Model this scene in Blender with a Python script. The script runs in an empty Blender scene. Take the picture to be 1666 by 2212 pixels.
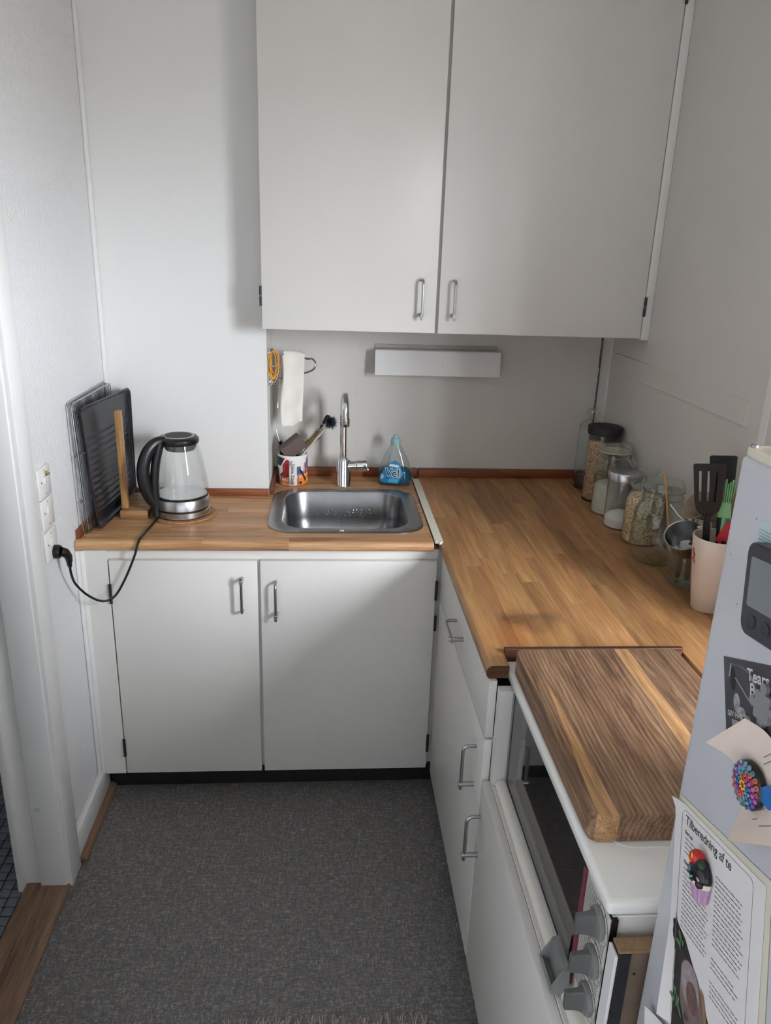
import bpy, bmesh, math, random
from mathutils import Vector, Matrix

random.seed(7)
PI = math.pi
SC = bpy.context.scene
COL = SC.collection

# ------------------------------------------------------------------ camera
cam_d = bpy.data.cameras.new('camera')
cam = bpy.data.objects.new('camera', cam_d)
COL.objects.link(cam)
CX, CY, CZ = 0.6280, -2.8017, 1.6963
YAW, PITCH, ROLL, FPX = 0.0812, 0.3286, 0.0337, 1661.65
fw = Vector((math.sin(YAW) * math.cos(PITCH), math.cos(YAW) * math.cos(PITCH), -math.sin(PITCH)))
rt0 = Vector((math.cos(YAW), -math.sin(YAW), 0))
up0 = rt0.cross(fw)
rt = rt0 * math.cos(ROLL) + up0 * math.sin(ROLL)
up = -rt0 * math.sin(ROLL) + up0 * math.cos(ROLL)
M = Matrix((rt, up, -fw)).transposed().to_4x4()
M.translation = (CX, CY, CZ)
cam.matrix_world = M
cam_d.sensor_fit = 'HORIZONTAL'
cam_d.sensor_width = 36.0
cam_d.lens = FPX * 36.0 / 1666.0
cam_d.clip_start = 0.02
SC.camera = cam

# ------------------------------------------------------------------ world, daylight, exposure
SC.view_settings.view_transform = 'Standard'
SC.view_settings.look = 'None'
SC.view_settings.gamma = 1.0
SC.view_settings.use_curve_mapping = False
SC.view_settings.exposure = 0.06
W = bpy.data.worlds.new('overcast_sky')
SC.world = W
W.use_nodes = True
wn = W.node_tree.nodes
wl = W.node_tree.links
wn.clear()
w_out = wn.new('ShaderNodeOutputWorld')
w_bg = wn.new('ShaderNodeBackground')
w_bg.inputs[1].default_value = 106.0
w_tc = wn.new('ShaderNodeTexCoord')
w_sep = wn.new('ShaderNodeSeparateXYZ')
w_map = wn.new('ShaderNodeMapRange')
w_map.inputs[1].default_value = -1.0
w_map.inputs[2].default_value = 1.0
w_rmp = wn.new('ShaderNodeValToRGB')
e = w_rmp.color_ramp.elements
e[0].position = 0.47
e[0].color = (0.10, 0.097, 0.09, 1)
e[1].position = 0.53
e[1].color = (0.63, 0.655, 0.70, 1)
e2 = e.new(0.75)
e2.color = (0.93, 0.96, 1.02, 1)
wl.new(w_tc.outputs['Generated'], w_sep.inputs[0])
wl.new(w_sep.outputs[2], w_map.inputs[0])
wl.new(w_map.outputs[0], w_rmp.inputs[0])
wl.new(w_rmp.outputs[0], w_bg.inputs[0])
wl.new(w_bg.outputs[0], w_out.inputs[0])
# window opening in the wall to the right of the fridge
WX = 2.20            # the room widens beyond the end of the short right-hand wall
WIN = dict(y0=-3.35, y1=-2.31, z0=1.15, z1=2.18)
pd = bpy.data.lights.new('window_portal', 'AREA')
pd.shape = 'RECTANGLE'
pd.size = WIN['z1'] - WIN['z0']
pd.size_y = WIN['y1'] - WIN['y0']
pd.cycles.is_portal = True
po = bpy.data.objects.new('window_portal', pd)
po.location = (WX + 0.06, (WIN['y0'] + WIN['y1']) / 2, (WIN['z0'] + WIN['z1']) / 2)
po.rotation_euler = (0, PI / 2, 0)
COL.objects.link(po)
try:
    SC.cycles.use_denoising = True
    SC.cycles.max_bounces = 8
    SC.cycles.diffuse_bounces = 5
    SC.cycles.glossy_bounces = 3
    SC.cycles.transmission_bounces = 3
    SC.cycles.transparent_max_bounces = 20
    SC.cycles.use_adaptive_sampling = True
    SC.cycles.adaptive_threshold = 0.1
    SC.cycles.adaptive_min_samples = 16
    SC.cycles.caustics_reflective = False
    SC.cycles.caustics_refractive = False
    SC.cycles.sample_clamp_indirect = 6.0
except Exception:
    pass

# ------------------------------------------------------------------ materials
def lin(c):
    c /= 255.0
    return c / 12.92 if c <= 0.04045 else ((c + 0.055) / 1.055) ** 2.4
def rgb(r, g, b):
    return (lin(r), lin(g), lin(b), 1.0)

def nmat(name):
    m = bpy.data.materials.new(name)
    m.use_nodes = True
    nt = m.node_tree
    b = nt.nodes['Principled BSDF']
    return m, nt, b

def mat(name, col, rough=0.5, metal=0.0, bump=0.0, bscale=60.0, bdist=0.001, vary=0.0, vscale=8.0, spec=0.5, stretch=None, trans=0.0, coat=0.0):
    m, nt, b = nmat(name)
    b.inputs['Roughness'].default_value = rough
    b.inputs['Metallic'].default_value = metal
    b.inputs['Specular IOR Level'].default_value = spec
    b.inputs['Base Color'].default_value = col
    if trans:
        b.inputs['Transmission Weight'].default_value = trans
    if coat:
        b.inputs['Coat Weight'].default_value = coat
    tc = nt.nodes.new('ShaderNodeTexCoord')
    mp = nt.nodes.new('ShaderNodeMapping')
    nt.links.new(tc.outputs['Object'], mp.inputs[0])
    if stretch:
        mp.inputs['Scale'].default_value = stretch
    if vary > 0:
        n = nt.nodes.new('ShaderNodeTexNoise')
        n.inputs['Scale'].default_value = vscale
        n.inputs['Detail'].default_value = 5
        nt.links.new(mp.outputs[0], n.inputs['Vector'])
        mr = nt.nodes.new('ShaderNodeMapRange')
        mr.inputs[1].default_value = 0.3
        mr.inputs[2].default_value = 0.7
        mr.inputs[3].default_value = 1 - vary
        mr.inputs[4].default_value = 1 + vary * 0.4
        nt.links.new(n.outputs[0], mr.inputs[0])
        mx = nt.nodes.new('ShaderNodeMix')
        mx.data_type = 'RGBA'
        mx.blend_type = 'MULTIPLY'
        mx.inputs[0].default_value = 1
        mx.inputs[6].default_value = col
        nt.links.new(mr.outputs[0], mx.inputs[7])
        nt.links.new(mx.outputs[2], b.inputs['Base Color'])
    if bump > 0:
        n2 = nt.nodes.new('ShaderNodeTexNoise')
        n2.inputs['Scale'].default_value = bscale
        n2.inputs['Detail'].default_value = 4
        nt.links.new(mp.outputs[0], n2.inputs['Vector'])
        bp = nt.nodes.new('ShaderNodeBump')
        bp.inputs['Strength'].default_value = bump
        bp.inputs['Distance'].default_value = bdist
        nt.links.new(n2.outputs[0], bp.inputs['Height'])
        nt.links.new(bp.outputs[0], b.inputs['Normal'])
    return m

def wood(name, cols, axis='X', grain=(2.0, 40.0), rough=0.5, rand=0.25, rings=None, dark=0.35, huer=0.0, stains=None):
    """procedural wood, grain runs along the object axis; every object gets its own offset and tone"""
    m, nt, b = nmat(name)
    N, L = nt.nodes, nt.links
    tc = N.new('ShaderNodeTexCoord')
    oi = N.new('ShaderNodeObjectInfo')
    add = N.new('ShaderNodeVectorMath')
    add.operation = 'MULTIPLY_ADD'
    cmb = N.new('ShaderNodeCombineXYZ')
    for i in range(3):
        L.new(oi.outputs['Random'], cmb.inputs[i])
    L.new(cmb.outputs[0], add.inputs[0])
    add.inputs[1].default_value = (7.0, 13.0, 5.0)
    L.new(tc.outputs['Object'], add.inputs[2])
    mp = N.new('ShaderNodeMapping')
    a, c = grain
    mp.inputs['Scale'].default_value = {'X': (a, c, c), 'Y': (c, a, c), 'Z': (c, c, a)}[axis]
    L.new(add.outputs[0], mp.inputs[0])
    n1 = N.new('ShaderNodeTexNoise')
    n1.inputs['Scale'].default_value = 1.0
    n1.inputs['Detail'].default_value = 6
    n1.inputs['Roughness'].default_value = 0.65
    n1.inputs['Distortion'].default_value = 0.6
    L.new(mp.outputs[0], n1.inputs['Vector'])
    r1 = N.new('ShaderNodeValToRGB')
    el = r1.color_ramp.elements
    el[0].position = 0.30
    el[0].color = cols[0]
    el[1].position = 0.72
    el[1].color = cols[2]
    q = el.new(0.5)
    q.color = cols[1]
    L.new(n1.outputs[0], r1.inputs[0])
    last = r1.outputs[0]
    mp2 = N.new('ShaderNodeMapping')
    mp2.inputs['Scale'].default_value = {'X': (a * 4, c * 9, c * 9), 'Y': (c * 9, a * 4, c * 9), 'Z': (c * 9, c * 9, a * 4)}[axis]
    L.new(add.outputs[0], mp2.inputs[0])
    n2 = N.new('ShaderNodeTexNoise')
    n2.inputs['Scale'].default_value = 1.0
    n2.inputs['Detail'].default_value = 3
    L.new(mp2.outputs[0], n2.inputs['Vector'])
    mr = N.new('ShaderNodeMapRange')
    mr.inputs[1].default_value = 0.35
    mr.inputs[2].default_value = 0.65
    mr.inputs[3].default_value = 1 - dark
    mr.inputs[4].default_value = 1.08
    L.new(n2.outputs[0], mr.inputs[0])
    mx = N.new('ShaderNodeMix')
    mx.data_type = 'RGBA'
    mx.blend_type = 'MULTIPLY'
    mx.inputs[0].default_value = 1
    L.new(last, mx.inputs[6])
    L.new(mr.outputs[0], mx.inputs[7])
    last = mx.outputs[2]
    if rings:
        wv = N.new('ShaderNodeTexWave')
        wv.wave_type = 'RINGS'
        wv.rings_direction = axis
        mp3 = N.new('ShaderNodeMapping')
        mp3.inputs['Location'].default_value = rings[1]
        mp3.inputs['Scale'].default_value = rings[2]
        L.new(tc.outputs['Object'], mp3.inputs[0])
        L.new(mp3.outputs[0], wv.inputs['Vector'])
        wv.inputs['Scale'].default_value = rings[0]
        wv.inputs['Distortion'].default_value = 5.0
        wv.inputs['Detail'].default_value = 3
        wv.inputs['Detail Scale'].default_value = 1.2
        mr3 = N.new('ShaderNodeMapRange')
        mr3.inputs[1].default_value = 0.25
        mr3.inputs[2].default_value = 0.75
        mr3.inputs[3].default_value = 0.74
        mr3.inputs[4].default_value = 1.08
        L.new(wv.outputs[1], mr3.inputs[0])
        mx3 = N.new('ShaderNodeMix')
        mx3.data_type = 'RGBA'
        mx3.blend_type = 'MULTIPLY'
        mx3.inputs[0].default_value = 1
        L.new(last, mx3.inputs[6])
        L.new(mr3.outputs[0], mx3.inputs[7])
        last = mx3.outputs[2]
    for (loc, rad, colr, amt) in (stains or []):
        # a worn or stained patch with a shape of its own
        ds = N.new('ShaderNodeVectorMath')
        ds.operation = 'DISTANCE'
        nz = N.new('ShaderNodeTexNoise')
        nz.inputs['Scale'].default_value = 14
        nz.inputs['Detail'].default_value = 6
        L.new(tc.outputs['Object'], nz.inputs['Vector'])
        mad = N.new('ShaderNodeVectorMath')
        mad.operation = 'MULTIPLY_ADD'
        L.new(nz.outputs['Color'], mad.inputs[0])
        mad.inputs[1].default_value = (rad * 1.6,) * 3
        L.new(tc.outputs['Object'], mad.inputs[2])
        L.new(mad.outputs[0], ds.inputs[0])
        ds.inputs[1].default_value = (loc[0] + rad * .8, loc[1] + rad * .8, loc[2] + rad * .8)
        rm = N.new('ShaderNodeMapRange')
        rm.inputs[1].default_value = rad
        rm.inputs[2].default_value = rad * 0.3
        rm.inputs[3].default_value = 0
        rm.inputs[4].default_value = amt
        L.new(ds.outputs['Value'], rm.inputs[0])
        m4 = N.new('ShaderNodeMix')
        m4.data_type = 'RGBA'
        L.new(rm.outputs[0], m4.inputs[0])
        L.new(last, m4.inputs[6])
        m4.inputs[7].default_value = colr
        last = m4.outputs[2]
    hs = N.new('ShaderNodeHueSaturation')
    mv = N.new('ShaderNodeMapRange')
    mv.inputs[3].default_value = 1 - rand
    mv.inputs[4].default_value = 1 + rand * 0.7
    L.new(oi.outputs['Random'], mv.inputs[0])
    L.new(mv.outputs[0], hs.inputs['Value'])
    if huer:
        ml = N.new('ShaderNodeMath')
        ml.operation = 'MULTIPLY'
        ml.inputs[1].default_value = 37.7
        L.new(oi.outputs['Random'], ml.inputs[0])
        fr = N.new('ShaderNodeMath')
        fr.operation = 'FRACT'
        L.new(ml.outputs[0], fr.inputs[0])
        mh = N.new('ShaderNodeMapRange')
        mh.inputs[3].default_value = 0.5 - huer
        mh.inputs[4].default_value = 0.5 + huer
        L.new(fr.outputs[0], mh.inputs[0])
        L.new(mh.outputs[0], hs.inputs['Hue'])
    L.new(last, hs.inputs['Color'])
    L.new(hs.outputs[0], b.inputs['Base Color'])
    b.inputs['Roughness'].default_value = rough
    bp = N.new('ShaderNodeBump')
    bp.inputs['Strength'].default_value = 0.25
    bp.inputs['Distance'].default_value = 0.0006
    L.new(n2.outputs[0], bp.inputs['Height'])
    L.new(bp.outputs[0], b.inputs['Normal'])
    return m

def thin_glass(name, tint=(0.97, 0.985, 0.98, 1), edge=0.75, base=0.05, rough=0.02, tone=(1, 1, 1, 1)):
    m = bpy.data.materials.new(name)
    m.use_nodes = True
    nt = m.node_tree
    N, L = nt.nodes, nt.links
    N.clear()
    out = N.new('ShaderNodeOutputMaterial')
    tr = N.new('ShaderNodeBsdfTransparent')
    lw0 = N.new('ShaderNodeLayerWeight')
    lw0.inputs[0].default_value = 0.5
    p0_ = N.new('ShaderNodeMath')
    p0_.operation = 'POWER'
    p0_.inputs[1].default_value = 4.0
    L.new(lw0.outputs['Facing'], p0_.inputs[0])
    mt = N.new('ShaderNodeMix')
    mt.data_type = 'RGBA'
    mt.inputs[6].default_value = tint
    mt.inputs[7].default_value = (tint[0] * 0.42, tint[1] * 0.45, tint[2] * 0.44, 1)
    L.new(p0_.outputs[0], mt.inputs[0])
    L.new(mt.outputs[2], tr.inputs[0])
    gl = N.new('ShaderNodeBsdfGlossy')
    gl.inputs['Roughness'].default_value = rough
    gl.inputs['Color'].default_value = tone
    lw = N.new('ShaderNodeLayerWeight')
    lw.inputs[0].default_value = 0.5
    pw = N.new('ShaderNodeMath')
    pw.operation = 'POWER'
    pw.inputs[1].default_value = 3.0
    ma = N.new('ShaderNodeMath')
    ma.operation = 'MULTIPLY_ADD'
    ma.inputs[1].default_value = edge
    ma.inputs[2].default_value = base
    mx = N.new('ShaderNodeMixShader')
    L.new(lw.outputs['Facing'], pw.inputs[0])
    L.new(pw.outputs[0], ma.inputs[0])
    L.new(ma.outputs[0], mx.inputs[0])
    L.new(tr.outputs[0], mx.inputs[1])
    L.new(gl.outputs[0], mx.inputs[2])
    L.new(mx.outputs[0], out.inputs[0])
    return m

def floor_mat():
    m, nt, b = nmat('woven_grey_linoleum')
    N, L = nt.nodes, nt.links
    tc = N.new('ShaderNodeTexCoord')
    vals = []
    for sc in ((70, 380, 1), (380, 70, 1), (22, 130, 1), (130, 22, 1)):
        mp = N.new('ShaderNodeMapping')
        mp.inputs['Scale'].default_value = sc
        L.new(tc.outputs['Object'], mp.inputs[0])
        n = N.new('ShaderNodeTexNoise')
        n.inputs['Scale'].default_value = 1.0
        n.inputs['Detail'].default_value = 4
        n.inputs['Roughness'].default_value = 0.7
        L.new(mp.outputs[0], n.inputs['Vector'])
        vals.append(n)
    mx = N.new('ShaderNodeMath')
    mx.operation = 'MAXIMUM'
    L.new(vals[0].outputs[0], mx.inputs[0])
    L.new(vals[1].outputs[0], mx.inputs[1])
    av = N.new('ShaderNodeMath')
    av.operation = 'ADD'
    L.new(vals[2].outputs[0], av.inputs[0])
    L.new(vals[3].outputs[0], av.inputs[1])
    big = N.new('ShaderNodeTexNoise')
    big.inputs['Scale'].default_value = 110
    big.inputs['Detail'].default_value = 3
    L.new(tc.outputs['Object'], big.inputs['Vector'])
    ad = N.new('ShaderNodeMath')
    ad.operation = 'MULTIPLY_ADD'
    ad.inputs[1].default_value = 0.28
    L.new(av.outputs[0], ad.inputs[0])
    L.new(mx.outputs[0], ad.inputs[2])
    rp = N.new('ShaderNodeValToRGB')
    el = rp.color_ramp.elements
    el[0].position = 0.76
    el[0].color = rgb(94, 92, 92)
    el[1].position = 1.0
    el[1].color = rgb(184, 180, 174)
    q = el.new(0.86)
    q.color = rgb(124, 121, 119)
    L.new(ad.outputs[0], rp.inputs[0])
    L.new(rp.outputs[0], b.inputs['Base Color'])
    b.inputs['Roughness'].default_value = 0.55
    bp = N.new('ShaderNodeBump')
    bp.inputs['Strength'].default_value = 0.3
    bp.inputs['Distance'].default_value = 0.0008
    L.new(ad.outputs[0], bp.inputs['Height'])
    L.new(bp.outputs[0], b.inputs['Normal'])
    return m

def grain_mat(name, c1, c2, c3, scale=260):
    """oats / barley: a packed mass of little flakes"""
    m, nt, b = nmat(name)
    N, L = nt.nodes, nt.links
    tc = N.new('ShaderNodeTexCoord')
    v = N.new('ShaderNodeTexVoronoi')
    v.inputs['Scale'].default_value = scale
    L.new(tc.outputs['Object'], v.inputs['Vector'])
    sp = N.new('ShaderNodeSeparateColor')
    L.new(v.outputs['Color'], sp.inputs[0])
    rp = N.new('ShaderNodeValToRGB')
    el = rp.color_ramp.elements
    el[0].position = 0.0
    el[0].color = c1
    el[1].position = 1.0
    el[1].color = c3
    q = el.new(0.35)
    q.color = c2
    L.new(sp.outputs[0], rp.inputs[0])
    L.new(rp.outputs[0], b.inputs['Base Color'])
    b.inputs['Roughness'].default_value = 0.8
    bp = N.new('ShaderNodeBump')
    bp.inputs['Strength'].default_value = 0.9
    bp.inputs['Distance'].default_value = 0.002
    bp.invert = True
    L.new(v.outputs['Distance'], bp.inputs['Height'])
    L.new(bp.outputs[0], b.inputs['Normal'])
    return m

WHITE = mat('white_wall_paint', rgb(229, 228, 226), 0.6, bump=0.15, bscale=220, bdist=0.0006)
ROUGHW = mat('white_woodchip_wall', rgb(232, 232, 233), 0.65, bump=1.0, bscale=150, bdist=0.0040)
NICHE = mat('white_panel_board', rgb(216, 212, 206), 0.45, vary=0.04, vscale=3)
CABW = mat('white_cabinet_paint', rgb(222, 219, 214), 0.38, bump=0.06, bscale=300, bdist=0.0003, vary=0.03, vscale=2.5)
TRIMW = mat('white_gloss_trim', rgb(232, 231, 229), 0.4, bump=0.1, bscale=90, bdist=0.0004)
CEIL = mat('white_ceiling', rgb(230, 229, 227), 0.8)
BLACKP = mat('black_plinth_paint', rgb(22, 22, 23), 0.5, vary=0.4, vscale=30)
FLOOR = floor_mat()
OAKC = wood('beech_worktop_wood', (rgb(140, 96, 58), rgb(177, 129, 82), rgb(198, 153, 103)), 'Y', (2.2, 30), 0.42, 0.22, dark=0.16, huer=0.004,
            stains=[((0.125, 0.215, 0), 0.075, rgb(92, 56, 34), 0.7), ((0.19, 0.235, 0), 0.05, rgb(80, 66, 56), 0.5), ((0.06, 0.16, 0), 0.09, rgb(186, 118, 60), 0.35), ((0.10, 0.10, 0), 0.09, rgb(190, 122, 62), 0.35)])
OAKL = wood('oak_worktop_wood', (rgb(150, 106, 70), rgb(194, 146, 102), rgb(218, 175, 128)), 'X', (2.2, 30), 0.45, 0.16, dark=0.18, huer=0.004)
SPLASH = wood('stained_splash_strip_wood', (rgb(96, 48, 24), rgb(138, 76, 42), rgb(160, 96, 58)), 'X', (3, 60), 0.45, 0.1)
SPLASHY = wood('stained_splash_strip_wood_side', (rgb(90, 46, 24), rgb(132, 74, 42), rgb(156, 94, 58)), 'Y', (3, 60), 0.45, 0.1)
DARKW = wood('dark_brown_trim_wood', (rgb(40, 22, 12), rgb(88, 52, 30), rgb(132, 84, 52)), 'X', (2, 160), 0.5, 0.05)
THRESH = wood('worn_threshold_oak', (rgb(102, 78, 62), rgb(140, 110, 88), rgb(166, 134, 108)), 'Y', (3, 40), 0.5, 0.1)
BOARD = wood('walnut_cutting_board', (rgb(98, 70, 52), rgb(142, 108, 82), rgb(172, 138, 106)), 'Y', (3, 34), 0.55, 0.12, rings=(26.0, (-0.12, 0.3, 0.0), (1.5, 0.30, 2.2)), dark=0.30,
             stains=[((0.17, 0.42, 0.04), 0.03, rgb(52, 30, 20), 0.9), ((0.22, 0.24, 0.04), 0.03, rgb(70, 44, 28), 0.8), ((0.28, 0.40, 0.04), 0.05, rgb(66, 48, 36), 0.7)])
BOARDL = wood('pale_oak_board_strip', (rgb(156, 112, 74), rgb(192, 146, 100), rgb(212, 168, 120)), 'Y', (3, 60), 0.55, 0.05, dark=0.4)
BAMBOO = wood('light_bamboo', (rgb(150, 108, 64), rgb(182, 136, 86), rgb(204, 160, 108)), 'Z', (3, 60), 0.45, 0.05)
BAMBOOX = wood('light_bamboo_block', (rgb(134, 96, 62), rgb(170, 126, 86), rgb(192, 150, 106)), 'X', (3, 60), 0.5, 0.05)
STEEL = mat('brushed_steel', (0.56, 0.56, 0.57, 1), 0.28, 1.0, bump=0.05, bscale=400, bdist=0.0003)
SINKST = mat('sink_steel', (0.32, 0.32, 0.325, 1), 0.30, 1.0, vary=0.12, vscale=14, bump=0.05, bscale=200, bdist=0.0003)
CHROME = mat('chrome', (0.80, 0.81, 0.83, 1), 0.07, 1.0)
WIRE = mat('zinc_wire', (0.55, 0.56, 0.58, 1), 0.25, 1.0)
HANDLE = mat('satin_nickel', (0.40, 0.395, 0.395, 1), 0.30, 1.0)
HINGE = mat('dark_steel_hinge', rgb(62, 62, 62), 0.45, 0.6)
BLACK = mat('black_plastic', rgb(20, 20, 22), 0.35)
BLACKM = mat('matt_black_plastic', rgb(28, 28, 32), 0.55)
TRAY = mat('black_enamel_tray', rgb(30, 31, 37), 0.28, vary=0.3, vscale=18, bump=0.06, bscale=90, bdist=0.0004)
RUBBER = mat('black_rubber_cord', rgb(16, 16, 17), 0.45)
CORK = mat('cork', rgb(178, 128, 84), 0.9, bump=0.6, bscale=240, bdist=0.002, vary=0.35, vscale=160)
GLASS = thin_glass('clear_thin_glass')
GLASSG = thin_glass('greenish_jar_glass', (0.91, 0.95, 0.935, 1), 0.8, 0.06)
PANE = thin_glass('window_pane', (0.98, 0.99, 0.99, 1), 0.3, 0.02)
PLASTC = thin_glass('clear_bottle_plastic', (0.90, 0.94, 0.94, 1), 0.45, 0.04, 0.08)
ENAMEL = mat('white_enamel', rgb(243, 242, 238), 0.16, coat=0.3)
FRIDGE = mat('white_fridge_paint', rgb(202, 203, 208), 0.3, vary=0.02, vscale=20)
CREAM = mat('cream_plastic', rgb(228, 220, 200), 0.35)
PORC = mat('white_porcelain', rgb(236, 234, 230), 0.2)
PINKCER = mat('pale_pink_ceramic', rgb(224, 208, 195), 0.4)
OVENGL = mat('dark_oven_glass', rgb(26, 24, 23), 0.05, spec=0.9, vary=0.2, vscale=10)
BURG = mat('burgundy_plastic', rgb(120, 52, 66), 0.4)
GREYP = mat('grey_plastic', rgb(122, 124, 122), 0.45)
GREYD = mat('dark_grey_plastic', rgb(92, 93, 92), 0.5)
COTTON = mat('white_cotton_cloth', rgb(236, 231, 222), 0.9, bump=0.4, bscale=500, bdist=0.0008, vary=0.06, vscale=20)
PAPER = mat('white_paper', rgb(226, 222, 220), 0.75)
NOTEP = mat('cream_paper', rgb(226, 208, 194), 0.75)
INK = mat('black_ink', rgb(48, 46, 52), 0.8)
INKG = mat('grey_ink', rgb(126, 120, 122), 0.8)
TILE = mat('blue_grey_mosaic_tile', rgb(120, 130, 140), 0.35, vary=0.12, vscale=30)
GROUT = mat('dark_grout', rgb(50, 52, 55), 0.85)
DUST = mat('dark_crack', rgb(118, 113, 108), 0.9, vary=0.5, vscale=60)
def flat(name, r, g, b, rough=0.5, **k):
    return mat(name, rgb(r, g, b), rough, **k)

# ------------------------------------------------------------------ mesh helpers
class MB:
    def __init__(s):
        s.v, s.f = [], []
    def add(s, vs, fs):
        o = len(s.v)
        s.v += [tuple(v) for v in vs]
        s.f += [tuple(i + o for i in f) for f in fs]
        return s
    def box(s, x0, x1, y0, y1, z0, z1, bev=0.0, seg=2):
        if bev <= 0:
            vs = [(x0, y0, z0), (x1, y0, z0), (x1, y1, z0), (x0, y1, z0), (x0, y0, z1), (x1, y0, z1), (x1, y1, z1), (x0, y1, z1)]
            return s.add(vs, [(0, 3, 2, 1), (4, 5, 6, 7), (0, 1, 5, 4), (1, 2, 6, 5), (2, 3, 7, 6), (3, 0, 4, 7)])
        bm = bmesh.new()
        bmesh.ops.create_cube(bm, size=1.0)
        for v in bm.verts:
            v.co = Vector(((x0 + x1) / 2 + v.co.x * (x1 - x0), (y0 + y1) / 2 + v.co.y * (y1 - y0), (z0 + z1) / 2 + v.co.z * (z1 - z0)))
        bmesh.ops.bevel(bm, geom=bm.edges[:], offset=bev, segments=seg, profile=0.5, affect='EDGES')
        return s.bm(bm)
    def bm(s, bm):
        bm.verts.index_update()
        s.add([v.co.copy() for v in bm.verts], [[v.index for v in f.verts] for f in bm.faces])
        bm.free()
        return s
    def lathe(s, prof, c=(0, 0, 0), seg=32, axis=None, cap0=True, cap1=True, sx=1.0, sy=1.0):
        """prof = [(r, h)]; axis = direction (default z)"""
        c = Vector(c)
        ax = Vector(axis or (0, 0, 1)).normalized()
        t = Vector((1, 0, 0)) if abs(ax.x) < 0.9 else Vector((0, 1, 0))
        u = (t - ax * t.dot(ax)).normalized()
        w = ax.cross(u)
        vs, fs = [], []
        for (r, h) in prof:
            for i in range(seg):
                a = 2 * PI * i / seg
                vs.append(c + ax * h + u * (r * sx * math.cos(a)) + w * (r * sy * math.sin(a)))
        n = len(prof)
        for j in range(n - 1):
            for i in range(seg):
                k = (i + 1) % seg
                fs.append((j * seg + i, j * seg + k, (j + 1) * seg + k, (j + 1) * seg + i))
        if cap0:
            fs.append(tuple(reversed(range(seg))))
        if cap1:
            fs.append(tuple((n - 1) * seg + i for i in range(seg)))
        return s.add(vs, fs)
    def cyl(s, p0, p1, r0, r1=None, seg=20):
        p0, p1 = Vector(p0), Vector(p1)
        return s.lathe([(r0, 0), (r0 if r1 is None else r1, (p1 - p0).length)], p0, seg, p1 - p0)
    def tube(s, pts, r, seg=8, closed=False, flat=1.0, caps=True):
        pts = [Vector(p) for p in pts]
        n = len(pts)
        rs = r if isinstance(r, (list, tuple)) else [r] * n
        tans = []
        for i in range(n):
            a = pts[(i - 1) % n] if (closed or i > 0) else pts[i]
            b = pts[(i + 1) % n] if (closed or i < n - 1) else pts[i]
            tans.append((b - a).normalized())
        t0 = tans[0]
        ref = Vector((0, 0, 1)) if abs(t0.z) < 0.9 else Vector((1, 0, 0))
        u = (ref - t0 * ref.dot(t0)).normalized()
        vs, fs = [], []
        for i in range(n):
            t = tans[i]
            u = (u - t * u.dot(t))
            if u.length < 1e-6:
                u = t.orthogonal()
            u.normalize()
            w = t.cross(u)
            for k in range(seg):
                a = 2 * PI * k / seg
                vs.append(pts[i] + u * (rs[i] * math.cos(a)) + w * (rs[i] * flat * math.sin(a)))
        m = n if closed else n - 1
        for j in range(m):
            j2 = (j + 1) % n
            for k in range(seg):
                k2 = (k + 1) % seg
                fs.append((j * seg + k, j * seg + k2, j2 * seg + k2, j2 * seg + k))
        if caps and not closed:
            fs.append(tuple(reversed(range(seg))))
            fs.append(tuple((n - 1) * seg + k for k in range(seg)))
        return s.add(vs, fs)
    def ext(s, poly, axis, a0, a1):
        """extrude a 2-D outline: axis X -> outline in (y,z), Y -> (x,z), Z -> (x,y)"""
        def P(p, a):
            return {'X': (a, p[0], p[1]), 'Y': (p[0], a, p[1]), 'Z': (p[0], p[1], a)}[axis]
        n = len(poly)
        vs = [P(p, a0) for p in poly] + [P(p, a1) for p in poly]
        fs = [(i, (i + 1) % n, n + (i + 1) % n, n + i) for i in range(n)]
        fs += [tuple(reversed(range(n))), tuple(range(n, 2 * n))]
        return s.add(vs, fs)
    def grid(s, fn, nu, nv, thick=None):
        """fn(u,v)->Vector ; thick -> closed sheet"""
        P = [[Vector(fn(i / nu, j / nv)) for j in range(nv + 1)] for i in range(nu + 1)]
        idx = lambda i, j: i * (nv + 1) + j
        vs = [P[i][j] for i in range(nu + 1) for j in range(nv + 1)]
        fs = [(idx(i, j), idx(i + 1, j), idx(i + 1, j + 1), idx(i, j + 1)) for i in range(nu) for j in range(nv)]
        if thick:
            nrm = []
            for i in range(nu + 1):
                for j in range(nv + 1):
                    a = P[min(i + 1, nu)][j] - P[max(i - 1, 0)][j]
                    b = P[i][min(j + 1, nv)] - P[i][max(j - 1, 0)]
                    nn = a.cross(b)
                    nrm.append(nn.normalized() if nn.length > 1e-12 else Vector((0, 0, 1)))
            o = len(vs)
            vs = vs + [vs[k] - nrm[k] * thick for k in range(o)]
            fs = fs + [tuple(o + q for q in reversed(f)) for f in fs]
            rim = [idx(i, 0) for i in range(nu)] + [idx(nu, j) for j in range(nv)] + [idx(i, nv) for i in range(nu, 0, -1)] + [idx(0, j) for j in range(nv, 0, -1)]
            for k in range(len(rim)):
                a, b = rim[k], rim[(k + 1) % len(rim)]
                fs.append((b, a, o + a, o + b))
        return s.add(vs, fs)
    def xf(s, Mx):
        s.v = [tuple(Mx @ Vector(v)) for v in s.v]
        return s
    def join(s, o):
        return s.add(o.v, o.f)

def finish(me, sharp=35):
    bm = bmesh.new()
    bm.from_mesh(me)
    bmesh.ops.recalc_face_normals(bm, faces=bm.faces[:])
    bm.to_mesh(me)
    bm.free()
    me.polygons.foreach_set('use_smooth', [True] * len(me.polygons))
    me.set_sharp_from_angle(angle=math.radians(sharp))

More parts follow.
